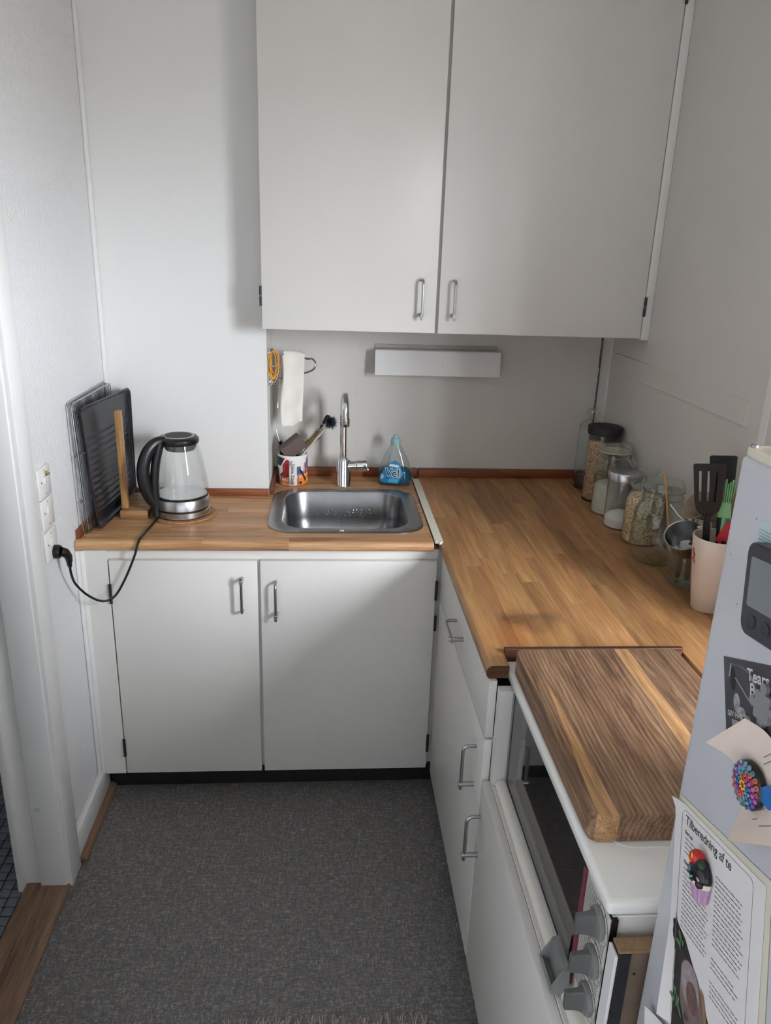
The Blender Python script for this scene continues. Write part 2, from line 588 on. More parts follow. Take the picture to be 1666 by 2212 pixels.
def mk(name, mb, m, parent=None, origin=None, kind=None, label=None, sharp=35):
    """link one mesh object; vertices are given in world space"""
    if parent is not None:
        r = parent
        org = Vector(r['_o'])
    else:
        org = Vector(origin or (0, 0, 0))
    me = bpy.data.meshes.new(name)
    me.from_pydata([tuple(Vector(v) - org) for v in mb.v], [], mb.f)
    finish(me, sharp)
    me.materials.append(m)
    o = bpy.data.objects.new(name, me)
    COL.objects.link(o)
    o['_o'] = tuple(org)
    if parent is not None:
        o.parent = parent
    else:
        o.location = org
    if kind:
        o['kind'] = kind
    if label:
        o['label'] = label
    return o

def tag(o, label, cat, group=None, kind=None):
    o['label'] = label
    o['category'] = cat
    if group:
        o['group'] = group
    if kind:
        o['kind'] = kind
    return o

def thing(name, label, cat, loc, group=None):
    o = bpy.data.objects.new(name, None)
    COL.objects.link(o)
    o.empty_display_size = 0.05
    o.location = loc
    o['_o'] = tuple(loc)
    return tag(o, label, cat, group)

def struct(name, mb, m, label=None, origin=(0, 0, 0), parent=None):
    o = mk(name, mb, m, parent, origin)
    if parent is None:
        o['kind'] = 'structure'
        if label:
            o['label'] = label
    return o

def text_mb(body, size, align='LEFT', extrude=0.0, shear=0.0, space=1.0, bold=0.0):
    cu = bpy.data.curves.new('t', 'FONT')
    cu.body = body
    cu.size = size
    cu.align_x = align
    cu.extrude = extrude
    cu.shear = shear
    cu.space_character = space
    cu.offset = bold
    cu.resolution_u = 3
    ob = bpy.data.objects.new('t', cu)
    COL.objects.link(ob)
    dg = bpy.context.evaluated_depsgraph_get()
    me = bpy.data.meshes.new_from_object(ob.evaluated_get(dg))
    r = MB()
    r.v = [tuple(v.co) for v in me.vertices]
    r.f = [tuple(p.vertices) for p in me.polygons]
    bpy.data.objects.remove(ob)
    bpy.data.curves.remove(cu)
    bpy.data.meshes.remove(me)
    return r

def frame(o, ux, uy, uz):
    m = Matrix((Vector(ux), Vector(uy), Vector(uz))).transposed().to_4x4()
    m.translation = Vector(o)
    return m

def rrect(x0, x1, y0, y1, r, n=6):
    pts = []
    for (cx, cy, a0) in ((x1 - r, y1 - r, 0), (x0 + r, y1 - r, 90), (x0 + r, y0 + r, 180), (x1 - r, y0 + r, 270)):
        for i in range(n + 1):
            a = math.radians(a0 + 90 * i / n)
            pts.append((cx + r * math.cos(a), cy + r * math.sin(a)))
    return pts

def smooth_path(pts, n=8):
    """Catmull-Rom through points"""
    P = [Vector(p) for p in pts]
    P = [P[0] * 2 - P[1]] + P + [P[-1] * 2 - P[-2]]
    out = []
    for i in range(1, len(P) - 2):
        for k in range(n):
            t = k / n
            a, b, c, d = P[i - 1], P[i], P[i + 1], P[i + 2]
            out.append(0.5 * ((2 * b) + (c - a) * t + (2 * a - 5 * b + 4 * c - d) * t * t + (3 * b - a - 3 * c + d) * t ** 3))
    out.append(P[-2])
    return out

# ------------------------------------------------------------------ dimensions
H = 0.88             # worktop top
XL = -0.0903         # left wall
XR = 1.646           # right wall
YN = 0.018           # niche wall behind the sink
YK = -0.2407         # wall behind the kettle
XK = 0.430           # right-hand end of that wall
YR = -4.2            # wall behind the camera
ZC = 2.62            # ceiling
DOOR0, DOOR1, DOORZ = -1.055, -1.87, 2.06

# ------------------------------------------------------------------ structure
m = MB().box(XL - 0.02, WX, YR, YN, -0.05, 0.0)
struct('floor', m, FLOOR, 'grey woven-pattern linoleum kitchen floor')
m = MB().box(-1.65, WX + 0.15, YR - 0.1, 0.12, ZC, ZC + 0.1)
struct('ceiling', m, CEIL, 'plain white ceiling')
# left wall with doorway
m = MB()
m.box(-0.19, XL, DOOR0, YK + 0.1, 0, ZC)
m.box(-0.19, XL, DOOR1, DOOR0, DOORZ, ZC)
struct('wall_left', m, ROUGHW, 'white textured left wall with the doorway')
m = MB().box(-0.19, XL, YR, DOOR1, 0, ZC)
struct('wall_left_rear', m, mat('fill_cutting_grey', rgb(186, 187, 190), 0.7), 'unseen wall beside the camera, greyed to cut fill light')  # unseen stretch of wall; its grey is put in to cut bounced light
m = MB().box(XL - 0.1, XK, YK, 0.12, 0, ZC)
struct('wall_back_left', m, WHITE, 'white wall section behind the kettle')
m = MB().box(XK - 0.05, XR + 0.1, YN + 0.004, 0.12, 0, ZC)
wb = struct('wall_back', m, NICHE, 'white panelled wall behind the sink')
xs = [XK, 0.599, 0.740, XR]
for i in range(len(xs) - 1):
    for (z0, z1) in ((0.90, 1.171), (1.171, 1.47)):
        g = 0.00002
        q = MB().box(xs[i] + g, xs[i + 1] - g, YN, YN + 0.006, z0 + g, z1 - g, 0.00022, 1)
        mk('panel', q, NICHE, wb)
m = MB()
y0, y1, z0, z1 = WIN['y0'], WIN['y1'], WIN['z0'], WIN['z1']
m.box(XR, XR + 0.12, -1.48, 0.12, 0, ZC)
wr = struct('wall_right', m, NICHE, 'white panelled right wall above the jars')
q = MB().box(XR - 0.0045, XR + 0.001, -1.026, -0.123, 1.316, 1.377, 0.0004, 1)
mk('panel', q, NICHE, wr)
q = MB().box(XR - 0.0022, XR + 0.001, -1.118, -1.09, 0.88, ZC, 0.0006, 1)
mk('joint_strip', q, TRIMW, wr)
m = MB().box(XR, XR + 0.05, -2.046, -1.48, 0, 0.915)
struct('wall_right_low', m, NICHE, 'low white wall behind the cooker')
m = MB().box(XR + 0.12, WX + 0.12, -1.48, -1.36, 0, ZC)
struct('wall_right_return', m, WHITE, 'white wall return beyond the end of the right wall')
m = MB()
m.box(WX, WX + 0.12, y1, -1.48, 0, ZC)
m.box(WX, WX + 0.12, YR, y0, 0, ZC)
m.box(WX, WX + 0.12, y0, y1, 0, z0)
m.box(WX, WX + 0.12, y0, y1, z1, ZC)
struct('wall_window', m, WHITE, 'white wall with the window beyond the fridge')
m = MB().box(-1.6, WX + 0.12, YR - 0.1, YR, 0, ZC)
struct('wall_rear', m, mat('fill_cutting_rear_grey', rgb(206, 206, 207), 0.7), 'unseen rear wall, greyed to cut fill light')  # unseen; toned grey to hold down light bounced from behind the camera
# window
wroot = bpy.data.objects.new('window_1', None)
COL.objects.link(wroot)
wroot.location = (WX, (y0 + y1) / 2, z0)
wroot['_o'] = tuple(wroot.location)
wroot['kind'] = 'structure'
wroot['label'] = 'white framed kitchen window in the right wall'
m = MB()
t = 0.05
m.box(WX + 0.02, WX + 0.07, y0, y0 + t, z0, z1, 0.004)
m.box(WX + 0.02, WX + 0.07, y1 - t, y1, z0, z1, 0.004)
m.box(WX + 0.02, WX + 0.07, y0 + t, y1 - t, z0, z0 + t, 0.004)
m.box(WX + 0.02, WX + 0.07, y0 + t, y1 - t, z1 - t, z1, 0.004)
m.box(WX + 0.02, WX + 0.07, (y0 + y1) / 2 - 0.025, (y0 + y1) / 2 + 0.025, z0 + t, z1 - t, 0.004)
mk('window_frame', m, TRIMW, wroot)
for (a, b) in ((y0 + t, (y0 + y1) / 2 - 0.025), ((y0 + y1) / 2 + 0.025, y1 - t)):
    mk('pane', MB().box(WX + 0.042, WX + 0.046, a, b, z0 + t, z1 - t), PANE, wroot)
mk('window_sill', MB().box(WX - 0.03, WX + 0.02, y0 - 0.03, y1 + 0.03, z0 - 0.025, z0, 0.004), TRIMW, wroot)

# bathroom beyond the doorway
m = MB().box(-1.6, -0.19, -2.3, -0.1, -0.06, -0.012)
bf = struct('floor_bathroom', m, GROUT, 'blue-grey mosaic tiled floor beyond the doorway')
P = 0.0312
tm = None
for i in range(7):
    for j in range(36):
        xa = -0.213 - P * i
        ya = -0.36 - P * j
        if tm is None:
            tb = MB().box(-P / 2 + 0.0018, P / 2 - 0.0018, -P / 2 + 0.0018, P / 2 - 0.0018, 0, 0.007, 0.0012, 1)
            tm = bpy.data.meshes.new('tile')
            tm.from_pydata(tb.v, [], tb.f)
            finish(tm)
            tm.materials.append(TILE)
        o = bpy.data.objects.new('tile', tm)
        COL.objects.link(o)
        o.parent = bf
        o.location = (xa, ya, -0.0135)
m = MB()
for i in range(7, 26):
    for j in range(0, 50):
        xa = -0.213 - P * i
        ya = -0.36 - P * j
        m.box(xa - P / 2 + 0.0018, xa + P / 2 - 0.0018, ya - P / 2 + 0.0018, ya + P / 2 - 0.0018, -0.0135, -0.0065)
mk('tile_field', m, TILE, bf, kind='stuff')
m = MB()
m.box(-1.62, -1.6, -2.3, -0.1, -0.06, ZC)
m.box(-1.6, -0.19, -0.1, -0.08, -0.06, ZC)
m.box(-1.6, -0.19, -2.32, -2.3, -0.06, ZC)
struct('wall_bathroom', m, WHITE, 'bathroom wall beyond the doorway')

# door frame and threshold
dr = bpy.data.objects.new('door_1', None)
COL.objects.link(dr)
dr.location = (-0.13, DOOR0, 0)
dr['_o'] = tuple(dr.location)
dr['kind'] = 'structure'
dr['label'] = 'white painted door frame of the doorway at the left'
def casing(ya, yb, zt):
    return MB().box(XL - 0.001, -0.064, min(ya, yb), max(ya, yb), 0, zt, 0.003)
mk('casing', casing(-1.066, -0.988, 2.13), TRIMW, dr)
mk('casing', casing(-1.935, -1.858, 2.13), TRIMW, dr)
mk('casing', MB().box(XL - 0.001, -0.064, -1.858, -1.066, 2.05, 2.13, 0.003), TRIMW, dr)
mk('jamb', MB().box(-0.148, -0.078, -1.070, -1.054, 0.008, 2.06, 0.0015), TRIMW, dr)
mk('jamb', MB().box(-0.1905, -0.148, -1.057, -1.050, 0.008, 2.06, 0.001), TRIMW, dr)
mk('jamb', MB().box(-0.19, -0.078, -1.872, -1.856, 0.008, 2.06, 0.0015), TRIMW, dr)
mk('head', MB().box(-0.19, -0.078, -1.856, -1.070, 2.045, 2.062, 0.0015), TRIMW, dr)
mk('casing', MB().box(-0.2085, -0.1902, -1.075, -1.0, -0.012, 2.13, 0.002), TRIMW, dr)
mk('threshold', MB().box(-0.149, -0.070, -1.866, -1.056, -0.01, 0.009, 0.003), THRESH, dr)
mk('threshold', MB().box(-0.1905, -0.150, -1.866, -1.056, -0.012, 0.007, 0.002), THRESH, dr)
st = mk('sticker', MB().box(-0.137, -0.123, -1.0718, -1.0712, 0.258, 0.268), flat('old_clear_tape', 205, 202, 198, 0.25), None, (-0.13, -1.07, 0.26))
tag(st, 'small torn tape remnant stuck low on the white door jamb', 'sticker')

# baseboard + quarter round on left wall
m = MB().box(XL, -0.070, -0.986, -0.645, 0.012, 0.095, 0.004)
struct('baseboard_left', m, TRIMW, 'white painted skirting board on the left wall')
m = MB()
prof = [(XL + 0.018, 0.0), (-0.051, 0.0)] + [(XL + 0.022 + 0.018 * math.cos(a), 0.0 + 0.018 * math.sin(a)) for a in [i * PI / 12 for i in range(1, 7)]] + [(XL + 0.018, 0.018)]
m.ext(prof, 'Y', -0.978, -0.645)
struct('trim_1', m, THRESH, 'worn brown quarter-round moulding along the floor by the left wall')
# corner moulding between left wall and kettle wall
m = MB()
m.box(XL, XL + 0.012, YK - 0.024, YK, 0.905, ZC, 0.003)
struct('trim_2', m, TRIMW, 'slim white corner moulding behind the wire racks')
# right corner board and open joint
m = MB().box(XR - 0.006, XR, -0.074, YN - 0.005, 0.91, 1.50, 0.001, 1)
struct('trim_3', m, TRIMW, 'white corner board on the right wall above the jars')
m = MB()
random.seed(3)
zz = 1.02
while zz < 1.50:
    w_ = 0.0006 + random.random() * 0.0028 + (0.0015 if zz > 1.3 else 0)
    m.box(XR - 0.008 - w_, XR - 0.006, YN - 0.004, YN + 0.002, zz, zz + 0.012)
    zz += 0.011
struct('trim_4', m, DUST, 'dark ragged open joint in the back right corner')

# ------------------------------------------------------------------ handles and hinges
def handle_mb(L0=0.055, L1=-0.048, LE=-0.062, out=0.030, r=0.0042):
    """local: door surface at y=0, outward = -y, length along z"""
    mb = MB()
    b = 0.013
    pts = [(0, 0.0, L0), (0, -(out - b), L0)]
    for i in range(1, 7):
        a = i / 6 * PI / 2
        pts.append((0, -(out - b) - b * math.sin(a), L0 - b + b * math.cos(a)))
    pts += [(0, -out, 0), (0, -out, LE)]
    rod = MB().tube(pts, r, 10)
    post = MB().cyl((0, 0, L1), (0, -out - 0.0065, L1), 0.0058, seg=14)
    return rod, post

def put_handle(parent, M4, **kw):
    rod, post = handle_mb(**kw)
    h = mk('handle', rod.xf(M4), HANDLE, parent)
    mk('handle_post', post.xf(M4), HANDLE, h)
    return h

def hinge(parent, x, y, z, h=0.055, r=0.0042):
    mb = MB().cyl((x, y, z - h / 2), (x, y, z - 0.001), r, seg=12)
    mb.cyl((x, y, z + 0.001), (x, y, z + h / 2), r, seg=12)
    return mk('hinge', mb, HINGE, parent)

# ------------------------------------------------------------------ upper cabinet
YU = -0.376
up_c = thing('wall_cabinet', 'large white two-door wall cabinet hanging above the sink', 'cabinet', (1.03, YU, 1.456))
m = MB()
zt = ZC - 0.002
m.box(0.4275, 0.4455, YU + 0.02, YN, 1.459, zt)
m.box(1.602, 1.620, YU + 0.02, YN, 1.459, zt)
m.box(0.4455, 1.602, YU + 0.02, YN, 1.459, 1.477)
m.box(0.4455, 1.602, YU + 0.02, YN, zt - 0.018, zt)
m.box(0.4455, 1.602, YN - 0.006, YN, 1.477, zt - 0.018)
m.box(0.956, 0.974, YU + 0.02, YU + 0.06, 1.477, zt - 0.018)
mk('carcass', m, CABW, up_c)
for (xa, xb, hx) in ((0.4285, 0.9600, 0.914), (0.9690, 1.6165, 1.013)):
    d = mk('door', MB().box(xa, xb, YU, YU + 0.0185, 1.4545, zt - 0.004, 0.0015), CABW, up_c)
    put_handle(d, Matrix.Translation((hx, YU, 1.558)))
mk('filler_strip', MB().box(1.6195, XR - 0.0005, YU + 0.001, YU + 0.022, 1.449, zt, 0.0015), TRIMW, up_c)
hinge(up_c, 0.4255, YU + 0.002, 1.552, 0.058)
hinge(up_c, 1.6185, YU - 0.003, 1.552, 0.058)
hinge(up_c, 0.4255, YU + 0.002, 2.40, 0.058)
hinge(up_c, 1.6185, YU - 0.003, 2.40, 0.058)

# ------------------------------------------------------------------ sink base cabinet
YF = -0.6927
bc = thing('sink_cabinet', 'white two-door base cabinet under the sink', 'cabinet', (0.48, YF, 0))
m = MB()
m.box(-0.006, 0.012, YF + 0.0185, -0.25, 0.086, 0.851)
m.box(0.952, 0.966, YF + 0.0185, -0.005, 0.086, 0.851)
m.box(0.012, 0.952, YF + 0.03, -0.25, 0.086, 0.104)
m.box(0.012, 0.952, YF + 0.0185, YF + 0.036, 0.806, 0.851)
m.box(0.420, 0.440, YF + 0.0185, YF + 0.036, 0.104, 0.806)
mk('carcass', m, CABW, bc)
mk('plinth', MB().box(-0.066, 0.985, -0.643, -0.625, 0.0, 0.086, 0.001, 1), BLACKP, bc)
for (xa, xb, hx, flip, hz) in ((0.0, 0.4264, 0.381, True, 0.716), (0.4352, 0.9600, 0.480, False, 0.700)):
    d = mk('door', MB().box(xa, xb, YF, YF + 0.018, 0.0857, 0.8198, 0.0015), CABW, bc)
    Mh = Matrix.Translation((hx, YF, hz))
    if flip:
        Mh = Mh @ Matrix.Diagonal((1, 1, -1, 1))
    put_handle(d, Mh)
mk('filler_panel', MB().box(XL + 0.022, -0.004, YF + 0.002, YF + 0.020, 0.083, 0.851, 0.001, 1), CABW, bc)
m = MB()
for (xa, xb, ya) in ((XL + 0.001, XL + 0.012, -0.702), (XL + 0.012, XL + 0.024, -0.699)):
    m.box(xa, xb, ya, YF + 0.018, 0.088, 0.851, 0.002)
mk('filler_moulding', m, TRIMW, bc)
for (x, z) in ((-0.0015, 0.715), (-0.0015, 0.182), (0.9615, 0.725), (0.9615, 0.182)):
    hinge(bc, x, YF - 0.002, z, 0.062, 0.0045)
hinge(bc, 0.9635, YF - 0.002, 0.615, 0.05, 0.004)

# ------------------------------------------------------------------ right-hand base cabinet
XF = 0.9714
rc = thing('drawer_cabinet', 'white base cabinet with a drawer and doors along the right side', 'cabinet', (XF, -1.35, 0))
m = MB()
m.box(XF + 0.02, 1.62, -0.640, -0.622, 0.086, 0.851)
m.box(XF + 0.0185, 1.62, -1.436, -1.414, 0.086, 0.838)
m.box(XF + 0.02, 1.62, -2.045, -0.64, 0.086, 0.104)
m.box(XF + 0.036, 1.62, -2.045, -1.436, 0.587, 0.605)
m.box(XF + 0.0185, XF + 0.034, -0.708, -0.69, 0.086, 0.851)
m.box(XF + 0.0185, XF + 0.034, -1.414, -0.70, 0.695, 0.712)
mk('carcass', m, CABW, rc)
mk('corner_post', MB().box(0.9665, 0.9895, -0.662, -0.648, 0.086, 0.851), CABW, rc)
mk('plinth', MB().box(XF + 0.05, XF + 0.066, -2.045, -0.645, 0, 0.086), BLACKP, rc)
RZ = Matrix.Rotation(-PI / 2, 4, 'Z')     # outward -y  ->  -x
d = mk('drawer_front', MB().box(XF, XF + 0.018, -1.411, -0.712, 0.7085, 0.8475, 0.0015), CABW, rc)
put_handle(d, Matrix.Translation((XF, -1.056, 0.7805)) @ RZ @ Matrix.Rotation(-PI / 2, 4, 'Y'))
d = mk('door', MB().box(XF, XF + 0.018, -1.411, -0.712, 0.0857, 0.7020, 0.0015), CABW, rc)
put_handle(d, Matrix.Translation((XF, -1.345, 0.585)) @ RZ)
d = mk('door', MB().box(XF, XF + 0.018, -2.045, -1.417, 0.0857, 0.6020, 0.0015), CABW, rc)
put_handle(d, Matrix.Translation((XF, -1.438, 0.468)) @ RZ)
mk('oven_shelf_rail', MB().box(XF + 0.0185, XF + 0.034, -2.045, -1.437, 0.567, 0.604, 0.001, 1), CABW, rc)

# end panel between cooker and fridge
ep = thing('end_panel', 'narrow white, black and brown board end between cooker and fridge', 'panel', (1.02, -2.05, 0))
mk('front_edge', MB().box(1.0175, 1.022, -2.0465, -2.022, 0.62, 0.812, 0.0008, 1), TRIMW, ep)
mk('black_board', MB().box(1.0223, 1.0400, -2.0465, -2.022, 0.62, 0.815, 0.0008, 1), mat('black_board', rgb(24, 24, 30), 0.45), ep)
mk('brown_board', MB().box(1.0403, 1.30, -2.042, -2.028, 0.62, 0.815, 0.0008, 1), mat('brown_hardboard', rgb(118, 102, 86), 0.6, vary=0.2, vscale=25), ep)
mk('screw_hole', MB().cyl((1.050, -2.0424, 0.775), (1.050, -2.0418, 0.775), 0.0022, seg=10), BLACK, ep)
mk('raw_top_edge', MB().box(1.0223, 1.30, -2.046, -2.022, 0.8152, 0.8195, 0.0008, 1), mat('raw_chipboard', rgb(150, 120, 88), 0.8, vary=0.3, vscale=120), ep)

# ------------------------------------------------------------------ worktops
def stave_mb(x0, x1, y0, y1, z0=H - 0.028, z1=H, c=0.00025):
    g = 0.00012
    x0 += g; x1 -= g; y0 += g; y1 -= g
    vs = []
    for (i, z) in ((0, z0), (0, z1 - c), (c, z1)):
        vs += [(x0 + i, y0 + i, z), (x1 - i, y0 + i, z), (x1 - i, y1 - i, z), (x0 + i, y1 - i, z)]
    fs = [(3, 2, 1, 0), (8, 9, 10, 11)]
    for k in (0, 4):
        for i in range(4):
            j = (i + 1) % 4
            fs.append((k + i, k + j, k + 4 + j, k + 4 + i))
    return MB().add(vs, fs)

def nose(a0, a1, z0=H - 0.028, z1=H, r=0.013):
    """outline of the rounded front stave, rounded at a0"""
    pts = [(a1, z0)]
    for i in range(6):
        a = -PI / 2 - i / 5 * PI / 2
        pts.append((a0 + 0.008 + 0.008 * math.cos(a), z0 + 0.008 + 0.008 * math.sin(a)))
    for i in range(8):
        a = PI - i / 7 * PI / 2
        pts.append((a0 + r + r * math.cos(a), z1 - r + r * math.sin(a)))
    pts.append((a1, z1))
    return pts

def cuts(a, b, lo=0.22, hi=0.62):
    out = [a]
    while b - out[-1] > hi:
        out.append(out[-1] + random.uniform(lo, hi))
    if b - out[-1] < lo and len(out) > 1:
        out.pop()
    return out + [b]

random.seed(21)
wt = thing('worktop', 'long oiled beech butcher-block worktop along the right wall', 'worktop', (0.97, -1.41, H - 0.028))
# front row
c = cuts(-1.405, -0.004, 0.3, 0.7)
for a, b in zip(c[:-1], c[1:]):
    mk('stave', MB().ext(nose(0.9654, 1.0125), 'Y', a + 0.0001, b - 0.0001), OAKC, wt)
rows = [1.0125 + (1.412 - 1.0125) / 9 * i for i in range(10)] + [1.412 + (1.644 - 1.412) / 5 * i for i in range(1, 6)]
for i in range(len(rows) - 1):
    ye = -1.345 if i < 9 else -2.02
    c = cuts(ye, -0.002 if i < 99 else 0)
    off = random.uniform(-0.1, 0.1)
    for a, b in zip(c[:-1], c[1:]):
        mk('stave', stave_mb(rows[i], rows[i + 1], a, b), OAKC, wt)
mk('end_grain_cap', MB().ext(nose(0.9656, 1.0122), 'Y', -1.4064, -1.4051), DARKW, wt)
mk('end_trim', MB().box(1.0130, 1.409, -1.3575, -1.3455, 0.846, 0.8925, 0.001, 1), DARKW, wt)
mk('backsplash_strip', MB().box(0.976, XR - 0.001, 0.0, YN - 0.0005, H - 0.001, 0.9125, 0.003), SPLASH, wt)

wl_ = thing('worktop', 'short oak butcher-block worktop around the sink', 'worktop', (0.43, -0.69, H - 0.028))
c = [XL + 0.002, 0.27, 0.52, 0.947]
for a, b in zip(c[:-1], c[1:]):
    mk('stave', MB().ext(nose(-0.6986, -0.655), 'X', a + 0.0001, b - 0.0001), OAKL, wl_)
yr = [-0.655 + (0.655 + YK) / 9 * i for i in range(10)] + [YK + (0.016 - YK) / 6 * i for i in range(1, 7)]
for i in range(len(yr) - 1):
    ya, yb = yr[i], yr[i + 1]
    xa = XL + 0.002 if yb <= YK + 0.001 else XK + 0.001
    segs = [(xa, 0.947)]
    if ya > -0.615 and yb < -0.19:
        hx0, hx1 = 0.475, 0.905
        if ya < -0.6:
            hx0, hx1 = 0.505, 0.875
        if yb > -0.21:
            hx0, hx1 = 0.495, 0.885
        segs = [(xa, hx0), (hx1, 0.947)]
    for (sa, sb) in segs:
        c = cuts(sa, sb, 0.14, 0.40)
        for a, b in zip(c[:-1], c[1:]):
            mk('stave', stave_mb(a, b, ya, yb), OAKL, wl_)
mk('backsplash_strip', MB().box(XL + 0.001, XK - 0.0005, YK - 0.016, YK - 0.0005, H - 0.0005, 0.9035, 0.002), SPLASH, wl_)
mk('backsplash_strip', MB().box(XK + 0.0005, 0.973, 0.0, YN - 0.0005, H - 0.0005, 0.9125, 0.003), SPLASH, wl_)
mk('backsplash_strip', MB().box(XK + 0.0005, XK + 0.015, YK, -0.0005, H - 0.0005, 0.9035, 0.002), SPLASHY, wl_)
mk('backsplash_strip', MB().ext([(XL + 0.0005, H - 0.0005), (XL + 0.0125, H - 0.0005), (XL + 0.0125, H + 0.011), (XL + 0.004, 0.9055), (XL + 0.0005, 0.9055)], 'Y', -0.676, YK - 0.0165), SPLASHY, wl_)
ds = MB()
ds.ext([(0.9505, -0.036), (0.9745, -0.036), (0.9745, -0.688), (0.9625, -0.702), (0.9625, -0.694), (0.9505, -0.688)], 'Z', H - 0.004, H + 0.0032)
jo = mk('joint_cover_strip', ds, mat('ivory_plastic_strip', rgb(226, 222, 206), 0.4), None, (0.962, -0.36, H))
tag(jo, 'slim ivory cover strip bridging the gap between the two worktops', 'strip')

# ------------------------------------------------------------------ sink
sk = thing('kitchen_sink', 'inset stainless steel sink with rounded rectangular bowl', 'sink', (0.69, -0.397, 0.72))
def ring(hw, hd, r, z, cx=0.69, cy=-0.397, n=8):
    return [(x, y, z) for (x, y) in rrect(cx - hw, cx + hw, cy - hd, cy + hd, r, n)]
def loft(rings, cap=False):
    mb = MB()
    n = len(rings[0])
    vs = [p for r_ in rings for p in r_]
    fs = []
    for j in range(len(rings) - 1):
        for i in range(n):
            k = (i + 1) % n
            fs.append((j * n + i, j * n + k, (j + 1) * n + k, (j + 1) * n + i))
    if cap:
        fs.append(tuple((len(rings) - 1) * n + i for i in range(n)))
    return mb.add(vs, fs)
bcx, bcy = 0.6885, -0.391
mk('rim', loft([ring(0.243, 0.222, 0.085, H + 0.0003), ring(0.243, 0.222, 0.085, H + 0.002), ring(0.239, 0.218, 0.082, H + 0.0036),
               ring(0.206, 0.194, 0.082, H + 0.0030, bcx, bcy), ring(0.200, 0.188, 0.08, H + 0.0012, bcx, bcy)]), SINKST, sk, sharp=60)
mk('bowl', loft([ring(0.200, 0.188, 0.08, H + 0.0012, bcx, bcy), ring(0.197, 0.185, 0.078, H - 0.005, bcx, bcy), ring(0.190, 0.178, 0.075, H - 0.09, bcx, bcy),
                ring(0.184, 0.172, 0.072, H - 0.125, bcx, bcy), ring(0.172, 0.160, 0.068, H - 0.142, bcx, bcy), ring(0.150, 0.138, 0.06, H - 0.150, bcx, bcy),
                ring(0.06, 0.05, 0.03, H - 0.155, bcx, bcy)], True), SINKST, sk, sharp=60)
mk('drain', MB().lathe([(0.040, 0), (0.040, 0.003), (0.030, 0.004), (0.028, 0.001), (0.004, 0.0005)], (0.69, -0.39, H - 0.1548), 28), STEEL, sk)
ov = MB()
for k in range(3):
    ov.cyl((0.4945, -0.42 - 0.01 * k, H - 0.05), (0.500, -0.42 - 0.01 * k, H - 0.05), 0.004, seg=10)
mk('overflow', ov, CHROME, sk)
mk('rim_clip', MB().box(0.668, 0.684, -0.612, -0.598, H + 0.0032, H + 0.0042, 0.0004, 1), CHROME, sk)
dm = MB()
random.seed(4)
for k in range(46):
    a = random.uniform(-1, 1)
    yy = bcy + random.uniform(0.09, 0.165)
    zz = H - random.uniform(0.06, 0.125)
    tt = (H - 0.005 - zz) / 0.12
    yy = bcy + 0.185 - 0.013 * tt - 0.0012
    dm.lathe([(0.0, 0), (0.0014, 0.0), (0.0012, 0.001), (0.0, 0.0014)], (bcx + a * 0.10, yy, zz), 6, (0, -1, 0.1), False, False)
mk('water_drops', dm, CHROME, sk, kind='stuff')

# ------------------------------------------------------------------ faucet
fc = thing('faucet', 'chrome swan-neck kitchen tap behind the sink', 'faucet', (0.689, -0.12, H))
fx, fy = 0.689, -0.120
mk('body', MB().lathe([(0.0265, 0.0005), (0.0265, 0.003), (0.0255, 0.005), (0.0255, 0.098), (0.0245, 0.1005), (0.015, 0.1015), (0.015, 0.106), (0.0125, 0.1075)], (fx, fy, H), 36), CHROME, fc)
pts = [(fx - 0.002, fy, H + 0.104), (fx - 0.002, fy, 1.168)]
R = 0.050
for i in range(1, 15):
    a = i / 14 * PI
    pts.append((fx - 0.002 + 0.004 * i / 14, fy - R + R * math.cos(a), 1.168 + R * math.sin(a)))
pts.append((fx + 0.002, fy - 2 * R, 1.148))
mk('spout', MB().tube(pts, 0.0122, 18), CHROME, fc)
mk('aerator', MB().lathe([(0.0135, 0), (0.0148, 0.002), (0.0148, 0.030), (0.0130, 0.031)], (fx + 0.002, fy - 2 * R, 1.120), 24), CHROME, fc)
lv = mk('valve', MB().lathe([(0.0205, 0.014), (0.0205, 0.045), (0.0195, 0.046)], (fx, fy, 0.953), 28, (1, -0.05, 0.06)), CHROME, fc)
kb = MB().lathe([(0.0190, 0.0475), (0.0222, 0.049), (0.0222, 0.080), (0.0210, 0.084), (0.012, 0.085)], (fx, fy, 0.953), 28, (1, -0.05, 0.06))
kb.box(fx + 0.078, fx + 0.090, fy - 0.020, fy + 0.004, 0.938, 0.948, 0.002)
mk('lever_knob', kb, CHROME, fc)

# ------------------------------------------------------------------ wall lamp under cabinet
lp = thing('wall_lamp', 'long white box lamp on the wall beneath the wall cabinet', 'lamp', (1.022, YN, 1.27))
x0, x1 = 0.797, 1.250
m = MB().ext([(YN - 0.0558, 1.358), (YN - 0.0578, 1.358), (YN - 0.0685, 1.272), (YN - 0.0665, 1.272)], 'X', x0, x1)
mk('front_shade', m, TRIMW, lp)
m = MB().ext([(x0 + 0.003, YN - 0.0555), (x1 - 0.004, YN - 0.0555), (x1 - 0.020, YN - 0.006), (x0 + 0.012, YN - 0.006)], 'Z', 1.3585, 1.3605)
mk('top_plate', m, mat('yellowed_lamp_plastic', rgb(214, 210, 202), 0.4), lp)
mk('back_plate', MB().box(x0 + 0.002, x1 - 0.004, YN - 0.006, YN - 0.0002, 1.275, 1.374, 0.001, 1), mat('lamp_back_grey', rgb(186, 184, 178), 0.5), lp)
m = MB().ext([(YN - 0.006, 1.362), (YN - 0.0555, 1.357), (YN - 0.066, 1.275), (YN - 0.006, 1.275)], 'X', x1 - 0.006, x1 - 0.003)
mk('end_cap', m, TRIMW, lp)
